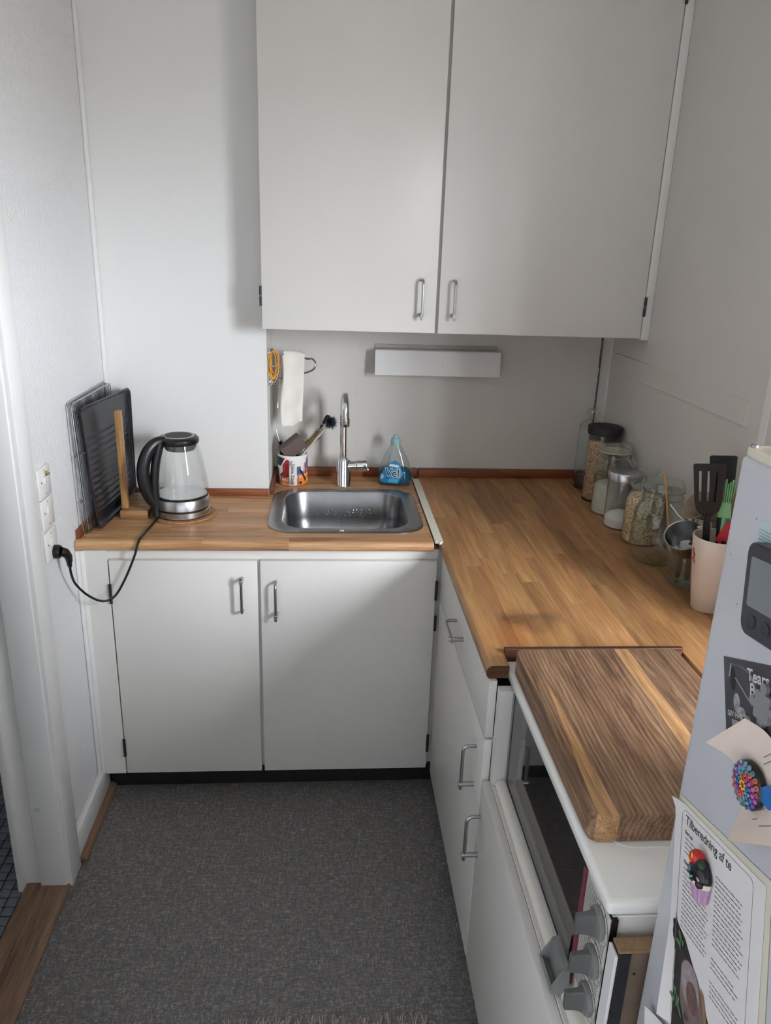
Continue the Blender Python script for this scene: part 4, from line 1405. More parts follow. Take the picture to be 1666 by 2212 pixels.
# ------------------------------------------------------------------ racks, tray, wooden stand at left
def wire_rack(label, BL, BR, TL, TR, n, r=0.0011, bulge=0.0):
    BL, BR, TL, TR = map(Vector, (BL, BR, TL, TR))
    def q(u, v):
        return BL.lerp(BR, u).lerp(TL.lerp(TR, u), v)
    t_ = thing('wire_rack', label, 'wire rack', tuple(BL.lerp(BR, 0.5)), 'wire racks leaning on the left wall')
    c = 0.04
    loop = []
    for (a, b, pa) in ((0, 0, 0), (1, 0, 1), (1, 1, 2), (0, 1, 3)):
        for k in range(5):
            th_ = PI / 2 * k / 4
            if pa == 0: uv = (c - c * math.sin(th_ + 0) if False else c * (1 - math.cos(PI / 2 - th_)) , c * (1 - math.sin(PI / 2 - th_)))
            if pa == 0: uv = (c * (1 - math.cos(th_)) if False else c * (1 - math.sin(PI / 2 - th_)), c * (1 - math.cos(PI / 2 - th_)))
            if pa == 0: uv = (c - c * math.cos(th_), c - c * math.sin(th_))
            if pa == 1: uv = (1 - c + c * math.sin(th_), c - c * math.cos(th_))
            if pa == 2: uv = (1 - c + c * math.cos(th_), 1 - c + c * math.sin(th_))
            if pa == 3: uv = (c - c * math.sin(th_), 1 - c + c * math.cos(th_))
            loop.append(q(*uv))
    mk('rim_wire', MB().tube(loop, r * 1.7, 8, True), WIRE, t_)
    for i in range(n):
        u = 0.03 + 0.94 * (i + 0.5) / n
        mk('rod', MB().tube([q(u, 0.008), q(u, 0.5), q(u, 0.992)], r, 6), WIRE, t_)
    off = Vector((0.0028, 0, 0))
    for v in (0.25, 0.6):
        mk('cross_wire', MB().tube([q(0.01, v) + off * 0.6, q(0.99, v) + off * 0.6], r * 1.4, 6), WIRE, t_)
    return t_
wire_rack('wire rack leaning flat against the left wall, behind the other', (-0.0742, -0.650, 0.883), (-0.0735, -0.268, 0.883), (-0.0872, -0.650, 1.268), (-0.0868, -0.268, 1.268), 30)
wire_rack('wire rack right behind the black baking tray', (-0.0655, -0.632, 0.883), (-0.0640, -0.268, 0.883), (-0.0800, -0.632, 1.262), (-0.0700, -0.268, 1.262), 28)

ty_ = thing('baking_tray', 'black ridged baking tray standing on edge by the left wall', 'baking tray', (-0.04, -0.45, 0.882))
tBL, tBR, tTL, tTR = Vector((-0.0520, -0.618, 0.8825)), Vector((-0.0240, -0.2665, 0.8825)), Vector((-0.0690, -0.632, 1.252)), Vector((-0.0195, -0.2665, 1.252))
def tq(u, v, n=0.0):
    p = tBL.lerp(tBR, u).lerp(tTL.lerp(tTR, u), v)
    return p + Vector((0.995, -0.09, 0.03)) * n
def tring(iu, iv, ru, n_):
    # rounded rectangle in uv
    return [tq(a, b, n_) for (a, b) in rrect(iu, 1 - iu, iv, 1 - iv, ru, 7)]
D_ = 0.0125
mk('rim', loft([tring(0.004, 0.004, 0.075, D_ - 0.003), tring(0.0, 0.0, 0.078, D_ - 0.001), tring(0.003, 0.003, 0.076, D_ + 0.001), tring(0.016, 0.016, 0.068, D_), tring(0.020, 0.020, 0.066, D_ - 0.003),
                tring(0.034, 0.034, 0.056, 0.0045), tring(0.054, 0.054, 0.048, 0.003)]), TRAY, ty_, sharp=70)
mk('outer_wall', loft([tring(0.004, 0.004, 0.075, D_ - 0.003), tring(0.036, 0.036, 0.058, 0.0020), tring(0.046, 0.046, 0.05, 0.0012)], True), TRAY, ty_, sharp=70)
def ridge(u, v):
    uu, vv = 0.052 + 0.896 * u, 0.052 + 0.896 * v
    amp = 0.0026 if 0.10 < u < 0.90 and 0.08 < v < 0.82 else 0.0
    return tq(uu, vv, 0.0032 + amp * (1 + math.sin(v * 2 * PI * 17)))
mk('ridged_bottom', MB().grid(ridge, 14, 140), TRAY, ty_, sharp=70)

ws = thing('wooden_stand', 'light wooden stand with an upright post in front of the tray', 'stand', (0.03, -0.42, H))
mk('block', MB().box(-0.0095, 0.076, -0.498, -0.306, H + 0.0004, 0.905, 0.002), BAMBOOX, ws)
mk('post', MB().box(-0.0092, 0.0105, -0.475, -0.455, 0.9052, 1.213, 0.0015), BAMBOO, ws)

# ------------------------------------------------------------------ storage jars
def clip(parent, cx, cy, r, z, az, tall=0.03):
    """wire bail and catch of a clip-top jar, on the side facing az (degrees)"""
    a = math.radians(az)
    d = Vector((math.cos(a), math.sin(a), 0))
    s_ = Vector((-math.sin(a), math.cos(a), 0))
    c = Vector((cx, cy, z))
    ringp = [c + Vector((math.cos(t_), math.sin(t_), 0)) * (r + 0.0015) for t_ in [2 * PI * i / 40 for i in range(40)]]
    mk('neck_wire', MB().tube(ringp, 0.0012, 6, True), WIRE, parent)
    m_ = MB()
    m_.tube(smooth_path([c + d * r + s_ * 0.012, c + d * (r + 0.008) + s_ * 0.013 + Vector((0, 0, 0.006)), c + d * (r + 0.006) + s_ * 0.012 + Vector((0, 0, 0.022)), c + d * (r - 0.004) + s_ * 0.012 + Vector((0, 0, 0.030))], 4), 0.0014, 6)
    m_.tube(smooth_path([c + d * r - s_ * 0.012, c + d * (r + 0.008) - s_ * 0.013 + Vector((0, 0, 0.006)), c + d * (r + 0.006) - s_ * 0.012 + Vector((0, 0, 0.022)), c + d * (r - 0.004) - s_ * 0.012 + Vector((0, 0, 0.030))], 4), 0.0014, 6)
    lo = [c + d * (r + 0.006) + s_ * 0.013 + Vector((0, 0, 0.002)), c + d * (r + 0.022) + s_ * 0.012 - Vector((0, 0, tall * 0.6)), c + d * (r + 0.028) + s_ * 0.006 - Vector((0, 0, tall)), c + d * (r + 0.028) - s_ * 0.006 - Vector((0, 0, tall)), c + d * (r + 0.022) - s_ * 0.012 - Vector((0, 0, tall * 0.6)), c + d * (r + 0.006) - s_ * 0.013 + Vector((0, 0, 0.002))]
    m_.tube(smooth_path(lo, 4), 0.0014, 6)
    mk('wire_clip', m_, WIRE, parent)
    m2 = MB()
    m2.tube(smooth_path([c - d * r + s_ * 0.02, c - d * (r + 0.010) + s_ * 0.014 + Vector((0, 0, 0.008)), c - d * (r + 0.010) - s_ * 0.014 + Vector((0, 0, 0.008)), c - d * r - s_ * 0.02], 4), 0.0013, 6)
    mk('wire_hinge', m2, WIRE, parent)

def fill(nm, label, prof, c, m_, cat='food'):
    o_ = mk(nm, MB().lathe(prof, c, 40), m_, None, (c[0], c[1], c[2] + prof[0][1]))
    return tag(o_, label, cat, None, 'stuff')

# A tall clear jar with stopper
A = (1.592, -0.105, H)
ja = thing('glass_jar', 'tall slim empty glass jar with ball stopper in the back corner', 'jar', A, 'storage jars on the right worktop')
mk('body', MB().lathe([(0.001, 0.0006), (0.042, 0.001), (0.0455, 0.004), (0.0455, 0.012), (0.0445, 0.016), (0.0445, 0.200), (0.042, 0.214), (0.040, 0.220), (0.0425, 0.224)], A, 40, None, False, False), GLASS, ja)
mk('stopper', MB().lathe([(0.036, 0.222), (0.0430, 0.2245), (0.0430, 0.234), (0.036, 0.243), (0.018, 0.256), (0.011, 0.262), (0.0125, 0.268), (0.020, 0.275), (0.0225, 0.283), (0.020, 0.291), (0.010, 0.296), (0.001, 0.297)], A, 36, None, False, False), GLASSG, ja)
o = mk('dried_prunes', MB().lathe([(0.038, 0.004), (0.040, 0.010), (0.040, 0.034), (0.030, 0.046), (0.012, 0.050), (0.001, 0.047)], A, 30), mat('dark_spice', rgb(62, 42, 46), 0.7, bump=0.8, bscale=90, bdist=0.004), None, A)
tag(o, 'dark dried contents at the bottom of the tall stoppered jar', 'food', None, 'stuff')
# B oats, black lid
Bc = (1.588, -0.254, H)
jb = thing('glass_jar', 'tall storage jar of oat flakes with black lid', 'jar', Bc, 'storage jars on the right worktop')
mk('body', MB().lathe([(0.001, 0.0006), (0.049, 0.001), (0.0525, 0.005), (0.0530, 0.010), (0.0530, 0.232), (0.052, 0.236)], Bc, 44, None, False, False), GLASS, jb)
mk('lid', MB().lathe([(0.0535, 0.236), (0.0580, 0.2375), (0.0590, 0.262), (0.0575, 0.2645), (0.001, 0.265)], Bc, 44), BLACKM, jb)
mk('lid_seal', MB().lathe([(0.0515, 0.224), (0.0520, 0.2355)], Bc, 40, None, False, False), mat('seal_grey', rgb(60, 60, 62), 0.4), jb)
mk('base_ring', MB().lathe([(0.0535, 0.0003), (0.0540, 0.004), (0.0535, 0.007)], Bc, 40, None, False, False), BLACK, jb)
OATS = grain_mat('oat_flakes', rgb(128, 98, 68), rgb(186, 152, 112), rgb(224, 196, 156), 300)
fill('oat_flakes', 'oat flakes filling the jar with the black lid', [(0.0505, 0.008), (0.0512, 0.011), (0.0512, 0.216), (0.035, 0.221), (0.001, 0.222)], Bc, OATS)
# C flour in clip jar
Cc = (1.580, -0.395, H)
jc = thing('glass_jar', 'clip-top glass jar of flour behind the steel-lidded jar', 'jar', Cc, 'storage jars on the right worktop')
mk('body', MB().lathe([(0.001, 0.0006), (0.054, 0.001), (0.0585, 0.006), (0.0590, 0.014), (0.0590, 0.150), (0.0570, 0.166), (0.0510, 0.180), (0.0485, 0.188), (0.0485, 0.206), (0.0515, 0.209)], Cc, 44, None, False, False), GLASSG, jc)
mk('lid', MB().lathe([(0.0500, 0.214), (0.0525, 0.2155), (0.0525, 0.224), (0.0490, 0.228), (0.0480, 0.236), (0.0450, 0.2395), (0.001, 0.240)], Cc, 44, None, False, False), GLASSG, jc)
mk('rubber_seal', MB().lathe([(0.0475, 0.2095), (0.0535, 0.2105), (0.0535, 0.2130), (0.0475, 0.2138)], Cc, 40), mat('pale_rubber_seal', rgb(206, 200, 178), 0.6), jc)
clip(jc, Cc[0], Cc[1], 0.0495, H + 0.196, -55, 0.02)
FLOUR = mat('flour', rgb(222, 216, 204), 0.95, bump=0.4, bscale=60, bdist=0.004, vary=0.08, vscale=40)
fill('flour', 'white flour filling the lower part of the clip-top jar', [(0.0555, 0.004), (0.0570, 0.012), (0.0570, 0.088), (0.050, 0.100), (0.030, 0.108), (0.001, 0.104)], Cc, FLOUR)
# D steel lid, a little sugar
Dc = (1.566, -0.534, H)
jd = thing('glass_jar', 'cylindrical glass jar with brushed steel lid and a little sugar', 'jar', Dc, 'storage jars on the right worktop')
mk('body', MB().lathe([(0.001, 0.0006), (0.047, 0.001), (0.0500, 0.005), (0.0505, 0.010), (0.0505, 0.158), (0.050, 0.160)], Dc, 44, None, False, False), GLASS, jd)
mk('lid', MB().lathe([(0.0525, 0.156), (0.0535, 0.157), (0.0535, 0.180), (0.0520, 0.1825), (0.0500, 0.183), (0.001, 0.1828)], Dc, 44), STEEL, jd)
fill('sugar', 'small heap of white sugar in the steel-lidded jar', [(0.0470, 0.004), (0.0485, 0.008), (0.0485, 0.030), (0.040, 0.042), (0.020, 0.052), (0.001, 0.055)], Dc, mat('sugar', rgb(232, 228, 220), 0.8, bump=0.2, bscale=600, bdist=0.001))
# E barley with knob lid
Ec = (1.583, -0.668, H)
je = thing('glass_jar', 'round glass jar of pearl barley with glass knob lid', 'jar', Ec, 'storage jars on the right worktop')
mk('body', MB().lathe([(0.001, 0.0006), (0.052, 0.001), (0.0565, 0.006), (0.0575, 0.014), (0.0575, 0.118), (0.0560, 0.134), (0.0500, 0.148), (0.0440, 0.156), (0.0430, 0.162), (0.0455, 0.166)], Ec, 44, None, False, False), GLASS, je)
mk('lid', MB().lathe([(0.0445, 0.167), (0.0465, 0.169), (0.0465, 0.175), (0.0420, 0.184), (0.0260, 0.196), (0.0160, 0.203), (0.0175, 0.209), (0.0270, 0.216), (0.0315, 0.224), (0.0300, 0.230), (0.0240, 0.2335), (0.001, 0.2345)], Ec, 40, None, False, False), GLASSG, je)
BARL = grain_mat('pearl_barley', rgb(150, 122, 86), rgb(206, 178, 136), rgb(234, 214, 178), 210)
fill('pearl_barley', 'pearl barley filling the knob-lidded jar', [(0.0535, 0.005), (0.0555, 0.013), (0.0555, 0.118), (0.0535, 0.132), (0.046, 0.145), (0.030, 0.152), (0.001, 0.154)], Ec, BARL)
# F big empty clip jar
Fc = (1.563, -0.823, H)
jf = thing('glass_jar', 'large clear bulging clip-top jar nearest the utensil pot', 'jar', Fc, 'storage jars on the right worktop')
mk('body', MB().lathe([(0.001, 0.0006), (0.050, 0.001), (0.0580, 0.005), (0.0680, 0.020), (0.0735, 0.045), (0.0745, 0.075), (0.0735, 0.110), (0.0700, 0.142), (0.0620, 0.165), (0.0550, 0.176), (0.0530, 0.184), (0.0530, 0.206), (0.0560, 0.209)], Fc, 52, None, False, False), GLASSG, jf)
mk('lid', MB().lathe([(0.0545, 0.213), (0.0570, 0.2145), (0.0570, 0.222), (0.0540, 0.227), (0.0530, 0.235), (0.0500, 0.2380), (0.001, 0.2385)], Fc, 48, None, False, False), GLASSG, jf)
mk('rubber_seal', MB().lathe([(0.0520, 0.2094), (0.0575, 0.2102), (0.0575, 0.2122), (0.0520, 0.2128)], Fc, 40), thin_glass('clear_silicone', (0.85, 0.87, 0.85, 1), 0.4, 0.05, 0.3), jf)
clip(jf, Fc[0], Fc[1], 0.0540, H + 0.192, 232, 0.032)

# square jar of knives
Gx, Gy = 1.590, -0.985
jg = thing('glass_jar', 'angular clear glass holder with dark-handled knives behind the utensil pot', 'jar', (Gx, Gy, H), 'storage jars on the right worktop')
def octo(r, z, n=8, a0=PI / 8):
    return [(Gx + r * math.cos(a0 + 2 * PI * i / n), Gy + r * math.sin(a0 + 2 * PI * i / n), z) for i in range(n)]
mk('body', loft([octo(0.001, H + 0.0006), octo(0.050, H + 0.001), octo(0.0545, H + 0.005), octo(0.0545, H + 0.125), octo(0.0515, H + 0.1255), octo(0.0510, H + 0.012), octo(0.001, H + 0.011)]), GLASSG, jg, sharp=20)
KNB = mat('dark_knife_handle', rgb(46, 30, 28), 0.45)
random.seed(12)
kn_lab = ['dark wooden knife handle at the left side of the angular jar', 'dark wooden knife handle second from left in the angular jar', 'dark wooden knife handle in the middle of the angular jar',
          'dark wooden knife handle at the right side of the angular jar', 'dark wooden knife handle at the back of the angular jar']
for k, (dx, dy, ln) in enumerate(((-0.030, 0.004, 0.004), (-0.016, -0.022, -0.003), (0.003, -0.026, 0.002), (0.020, -0.016, -0.004), (0.004, 0.014, 0.003))):
    kn = thing('steak_knife', kn_lab[k], 'knife', (Gx + dx, Gy + dy, H + 0.016), 'knives in the angular glass jar')
    b0 = Vector((Gx + dx, Gy + dy, H + 0.016 + 0.003 * k))
    tp = b0 + Vector((ln, 0.004, 0.104))
    mk('handle', MB().tube([b0, b0.lerp(tp, 0.1), b0.lerp(tp, 0.9), tp], [0.005, 0.0078, 0.0068, 0.0055], 10, flat=0.8), KNB, kn)
    rv = MB()
    for t_ in (0.2, 0.5, 0.8):
        c0 = b0.lerp(tp, t_)
        rv.cyl(c0 + Vector((-0.003, -0.0050, 0)), c0 + Vector((-0.0035, -0.0072, 0)), 0.0016, seg=8)
    mk('rivets', rv, WIRE, kn)
    mk('blade', MB().box(-0.0004, 0.0004, -0.005, 0.005, 0, 0.045).xf(Matrix.Translation(tp)), STEEL, kn)

# ------------------------------------------------------------------ utensil pot and its contents
Ux, Uy, Uz = 1.567, -1.135, 1.072
RU = 0.0575
ut = thing('utensil_pot', 'pale pink ceramic utensil pot with small red motif beside the fridge', 'pot', (Ux, Uy, H))
UP = [(0.001, 0.0006), (0.033, 0.001), (0.0355, 0.004), (0.0430, 0.06), (0.0512, 0.13), (RU, 0.189), (RU - 0.0012, 0.1915), (RU - 0.004, 0.190), (0.0470, 0.13), (0.0310, 0.01), (0.001, 0.008)]
mk('body', MB().lathe(UP, (Ux, Uy, H), 56, None, False, False), PINKCER, ut)
mo = MB()
uaz = math.atan2(CY - Uy, CX - Ux)
def up_p(az, z, off=0.0005):
    a = uaz - math.radians(az)
    r_ = 0.0430 + (z - 0.06) / 0.07 * 0.0082 if z < 0.13 else 0.0512 + (z - 0.13) / 0.059 * 0.0063
    return Vector((Ux + (r_ + off) * math.cos(a), Uy + (r_ + off) * math.sin(a), H + z))
for (az, z, w_, h_, tl) in ((63, 0.150, 3, 0.009, 0.4), (58, 0.141, 3.4, 0.010, -0.4), (66, 0.131, 4, 0.006, 0.2), (57, 0.127, 3, 0.005, 0), (62, 0.158, 2, 0.004, 0)):
    pts = [up_p(az + w_ * math.cos(t_) + tl * 6 * math.sin(t_), z + h_ * math.sin(t_)) for t_ in [2 * PI * i / 12 for i in range(12)]]
    mo.add(pts + [up_p(az, z, 0.0006)], [(i, (i + 1) % 12, 12) for i in range(12)])
mk('motif', mo, flat('motif_red', 190, 62, 34), ut)

BK = mat('black_nylon', rgb(14, 14, 17), 0.42)
def oriented(mb, p0, p1, face):
    """local z along p0->p1, local -y towards face"""
    p0, p1 = Vector(p0), Vector(p1)
    z = (p1 - p0).normalized()
    f = Vector(face)
    y = -(f - z * f.dot(z)).normalized()
    x = y.cross(z)
    return mb.xf(frame(p0, x, y, z))
def slotted(L=0.30, head=0.105, hw0=0.026, hw1=0.037, slots=True):
    """turner: blade with real slots built from bars"""
    mb = MB()
    t_ = 0.0022
    z0 = L - head
    def hw(z):
        return hw0 + (hw1 - hw0) * (z - z0) / head
    n = 3
    zb0, zb1 = z0 + 0.022, L - 0.017
    # lower web and upper web
    def slab(za, zb, fa, fb):
        mb.add([(-fa, -t_, za), (fa, -t_, za), (fa, t_, za), (-fa, t_, za), (-fb, -t_, zb), (fb, -t_, zb), (fb, t_, zb), (-fb, t_, zb)],
               [(0, 3, 2, 1), (4, 5, 6, 7), (0, 1, 5, 4), (1, 2, 6, 5), (2, 3, 7, 6), (3, 0, 4, 7)])
    slab(z0 - 0.018, z0, 0.007, hw0 - 0.004)
    slab(z0, zb0, hw0 - 0.004, hw(zb0))
    slab(zb1, L - 0.003, hw(zb1), hw1)
    slab(L - 0.003, L, hw1, hw1 - 0.004)
    if slots:
        edges = [-1.0, -0.66, -0.50, -0.12, 0.04, 0.40, 0.54, 1.0]
        for a, b in ((0, 1), (2, 3), (4, 5), (6, 7)):
            ea, eb = edges[a], edges[b]
            wa, wb_ = hw(zb0), hw(zb1)
            mb.add([(ea * wa, -t_, zb0), (eb * wa, -t_, zb0), (eb * wa, t_, zb0), (ea * wa, t_, zb0), (ea * wb_, -t_, zb1), (eb * wb_, -t_, zb1), (eb * wb_, t_, zb1), (ea * wb_, t_, zb1)],
                   [(0, 3, 2, 1), (4, 5, 6, 7), (0, 1, 5, 4), (1, 2, 6, 5), (2, 3, 7, 6), (3, 0, 4, 7)])
    else:
        slab(zb0, zb1, hw(zb0), hw(zb1))
    return mb
sp1 = thing('slotted_spatula', 'black slotted nylon turner, front one in the utensil pot', 'spatula', (1.545, -1.115, 0.90))
p0, p1 = (1.5620, -1.122, 0.905), (1.5185, -1.130, 1.247)
mk('head', oriented(slotted(0.3465, 0.116, 0.029, 0.0365), p0, p1, (-0.45, -1, 0.15)), BK, sp1)
mk('handle', oriented(MB().tube([(0, 0, 0), (0, 0, 0.10), (0, 0, 0.19), (0, 0, 0.222)], [0.006, 0.0075, 0.0085, 0.007], 10, flat=0.7), p0, p1, (-0.6, -1, 0.1)), BK, sp1)
sp2 = thing('spatula', 'black solid nylon turner standing behind the slotted one', 'spatula', (1.585, -1.09, 0.90))
p0, p1 = (1.5895, -1.1340, 0.905), (1.5860, -1.060, 1.248)
mk('head', oriented(slotted(0.354, 0.12, 0.026, 0.031, False), p0, p1, (-0.4, -1, 0.15)), BK, sp2)
mk('handle', oriented(MB().tube([(0, 0, 0), (0, 0, 0.12), (0, 0, 0.205)], [0.006, 0.0075, 0.007], 10, flat=0.7), p0, p1, (-0.6, -1, 0.1)), BK, sp2)
gb = thing('pastry_brush', 'green silicone pastry brush right of the slotted turner', 'brush', (1.59, -1.14, 0.90))
g0, g1 = Vector((1.5700, -1.1585, 0.905)), Vector((1.576, -1.122, 1.205))
GRN = mat('green_silicone', rgb(140, 196, 140), 0.5)
mk('handle', MB().tube([g0, g0.lerp(g1, 0.5), g0.lerp(g1, 0.72)], [0.005, 0.0055, 0.006], 10), GRN, gb)
mk('collar', oriented(MB().box(-0.016, 0.016, -0.0055, 0.0055, 0.213, 0.252, 0.003), g0, g1, (-0.7, -1, 0)), GRN, gb)
gm = MB()
for i in range(7):
    for j in range(2):
        gm.cyl((-0.0135 + i * 0.0045, -0.003 + 0.006 * j, 0.251), (-0.0150 + i * 0.0050, -0.0035 + 0.007 * j, 0.296 + 0.005 * ((i * 7 + j * 3) % 3)), 0.0018, seg=6)
mk('bristles', oriented(gm, g0, g1, (-0.7, -1, 0)), GRN, gb, kind='stuff')
rs_ = thing('silicone_scraper', 'red silicone scraper low in the utensil pot by the fridge', 'scraper', (1.577, -1.158, 0.90))
r0, r1 = (1.5520, -1.1475, 0.905), (1.5745, -1.1620, 1.112)
mk('blade', oriented(MB().ext([(-0.020, 0.16), (0.018, 0.15), (0.016, 0.205), (0.004, 0.22), (-0.010, 0.205)], 'Y', -0.0028, 0.0028), r0, r1, (-0.7, -1, 0.1)), flat('red_silicone', 186, 30, 44, 0.45), rs_)
mk('handle', oriented(MB().tube([(0, 0, 0), (0, 0, 0.165)], 0.005, 10), r0, r1, (-0.7, -1, 0.1)), BK, rs_)
wsn = thing('wooden_spoon', 'brown wooden spoon behind the green pastry brush', 'spoon', (1.60, -1.15, 0.90))
w0, w1 = Vector((1.5885, -1.1500, 0.905)), Vector((1.596, -1.146, 1.195))
WSP = wood('brown_spoon_wood', (rgb(96, 62, 42), rgb(128, 88, 62), rgb(150, 106, 76)), 'Z', (4, 60), 0.6, 0.02)
mk('handle', MB().tube([w0, w0.lerp(w1, 0.75)], 0.0048, 10), WSP, wsn)
mk('bowl', MB().tube([w0.lerp(w1, 0.70), w0.lerp(w1, 0.78), w0.lerp(w1, 0.88), w0.lerp(w1, 0.96), w1], [0.005, 0.012, 0.017, 0.014, 0.003], 16, flat=0.4), WSP, wsn)
ch = mk('chopstick', MB().tube([(1.5565, -0.905, 0.90 + 0.09), (1.519, -0.903, 1.163)], [0.0033, 0.0026], 8), mat('pale_chopstick_wood', rgb(206, 160, 108), 0.6), None, (1.556, -0.905, 0.99))
tag(ch, 'pale wooden chopstick leaning in front of the big clip-top jar', 'chopstick')
# steel measuring scoop tilted towards the camera
mc = thing('measuring_cup', 'steel measuring cup lying tilted on the angular jar', 'measuring cup', (1.53, -1.01, 1.005))
cax = Vector((-0.42, -0.38, 0.80)).normalized()
cc_ = Vector((1.5575, -1.012, 0.986))
mk('cup', MB().lathe([(0.001, 0), (0.026, 0.0), (0.0310, 0.003), (0.0460, 0.062), (0.0485, 0.0625), (0.0480, 0.064), (0.0450, 0.0630), (0.0295, 0.0045), (0.001, 0.003)], cc_, 40, cax, False, False), STEEL, mc)
hb0 = cc_ + cax * 0.059 + Vector((0.036, 0.004, 0.019))
mk('handle', MB().tube([hb0, hb0 + Vector((0.008, -0.014, 0.008)), hb0 + Vector((0.010, -0.030, 0.010))], [0.0055, 0.005, 0.005], 8, flat=0.35), STEEL, mc)
ms = thing('measuring_spoon', 'small steel measuring spoon behind the tilted measuring cup', 'spoon', (1.575, -0.955, 1.03))
mk('bowl', MB().lathe([(0.001, -0.014), (0.010, -0.011), (0.0165, -0.003), (0.0180, 0.004), (0.0165, 0.0035), (0.009, -0.009), (0.001, -0.012)], (1.577, -0.962, 1.048), 24, (-0.5, -0.6, 0.6), False, False), STEEL, ms)
mk('handle', MB().tube([(1.563, -0.970, 1.050), (1.549, -0.956, 1.062), (1.532, -0.935, 1.085)], 0.0025, 8), STEEL, ms)
# taupe flared scoop
sc_ = thing('silicone_funnel', 'taupe flared silicone scoop behind the slotted turner', 'scoop', (1.60, -1.0, 1.0))
sax = Vector((-0.72, -0.20, 0.40)).normalized()
sb = MB().lathe([(0.018, -0.05), (0.024, -0.02), (0.034, 0.012), (0.043, 0.030), (0.0415, 0.030), (0.0325, 0.012), (0.0225, -0.02), (0.0165, -0.05)], (1.580, -1.020, 1.100), 36, sax, False, False, 1.0, 0.8)
mk('flare', sb, mat('taupe_silicone', rgb(168, 150, 128), 0.6), sc_)
mk('stem', MB().tube([(1.628, -0.997, 1.068), (1.6265, -1.01, 1.03), (1.622, -1.03, 1.008)], 0.008, 10), mat('taupe_silicone_stem', rgb(150, 132, 112), 0.6), sc_)

# ------------------------------------------------------------------ cooker with lid, cutting board
ck = thing('table_oven', 'small white built-in cooker with glass oven door and three grey knobs', 'oven', (1.02, -1.7, 0.606))
OX = 1.018
mk('body', MB().box(1.030, 1.405, -2.012, -1.442, 0.606, 0.842, 0.003), mat('oven_body_enamel', rgb(206, 203, 196), 0.35), ck)
mk('front_recess', MB().box(OX + 0.002, 1.0296, -2.016, -1.4405, 0.606, 0.842), BLACK, ck)
lidm = MB().box(1.0135, 1.4095, -2.012, -1.3605, 0.8425, 0.868, 0.009, 4)
lid_o = mk('lid', lidm, ENAMEL, ck)
q = MB()
q.ext(rrect(1.055, 1.375, -1.912, -1.40, 0.035, 6), 'Z', 0.866, 0.8692)
mk('raised_panel', q, ENAMEL, lid_o)
dg_ = mk('oven_door', MB().box(OX - 0.001, OX + 0.0018, -1.916, -1.447, 0.6215, 0.842, 0.0006, 1), OVENGL, ck)
rail = [(OX + 0.001, 0.606), (0.9985, 0.606), (0.9965, 0.6085)]
for i in range(1, 8):
    a = i / 7 * PI / 2
    rail.append((0.9965 + 0.0155 * (1 - math.cos(a)), 0.6085 + 0.012 * math.sin(a)))
rail += [(OX + 0.001, 0.6215)]
mk('door_bottom_rail', MB().ext(rail, 'Y', -2.016, -1.4395), mat('cream_enamel', rgb(224, 220, 210), 0.3), dg_)
mk('door_side_strip', MB().box(OX - 0.0025, OX - 0.0012, -1.456, -1.447, 0.628, 0.842), GREYP, dg_)
mk('glass_bead', MB().box(OX - 0.0045, OX - 0.0012, -1.916, -1.447, 0.6218, 0.6275, 0.0006, 1), mat('aluminium_bead', (0.6, 0.6, 0.62, 1), 0.3, 1.0), dg_)
hm = MB()
hy0, hy1 = -1.938, -1.874
hpr = [(0.9975, 0.606), (0.9790, 0.6165), (0.9780, 0.6225), (0.9970, 0.6600), (1.0060, 0.6615), (1.0075, 0.6230)]
inn = [(0.9975, 0.608), (0.9815, 0.6175), (0.9825, 0.6200), (0.9990, 0.6160), (1.0010, 0.6590), (1.0060, 0.6615), (1.0075, 0.6230)]
hm.ext(hpr, 'Y', hy0, hy0 + 0.004)
hm.ext(hpr, 'Y', hy1 - 0.004, hy1)
hm.ext([(0.9975, 0.606), (0.9790, 0.6165), (0.9780, 0.6225), (0.9815, 0.6240), (0.9830, 0.6190), (0.9990, 0.6110)], 'Y', hy0 + 0.004, hy1 - 0.004)
hm.ext([(0.9990, 0.6110), (0.9935, 0.6150), (0.9955, 0.6400), (0.9975, 0.6600), (1.0060, 0.6615), (1.0075, 0.6110)], 'Y', hy0 + 0.004, hy1 - 0.004)
mk('door_handle', hm, mat('oven_handle_grey', rgb(128, 131, 130), 0.5), dg_)
mk('burgundy_strip', MB().box(OX - 0.006, OX + 0.0018, -1.9265, -1.9175, 0.612, 0.842, 0.001, 1), BURG, ck)
cpnl = mk('control_panel', MB().box(OX - 0.002, OX + 0.0018, -2.016, -1.927, 0.6225, 0.842, 0.0006, 1), mat('control_panel_cream', rgb(206, 203, 196), 0.4), ck)
gp = MB()
yy = -1.930
while yy > -2.015:
    gp.box(OX - 0.0024, OX - 0.0021, yy - 0.00011, yy + 0.00011, 0.645, 0.840)
    yy -= 0.0062
zz = 0.648
while zz < 0.84:
    gp.box(OX - 0.0024, OX - 0.0021, -2.015, -1.928, zz - 0.00011, zz + 0.00011)
    zz += 0.0088
mk('grid_print', gp, mat('panel_grid_grey', rgb(110, 110, 106), 0.6), cpnl)
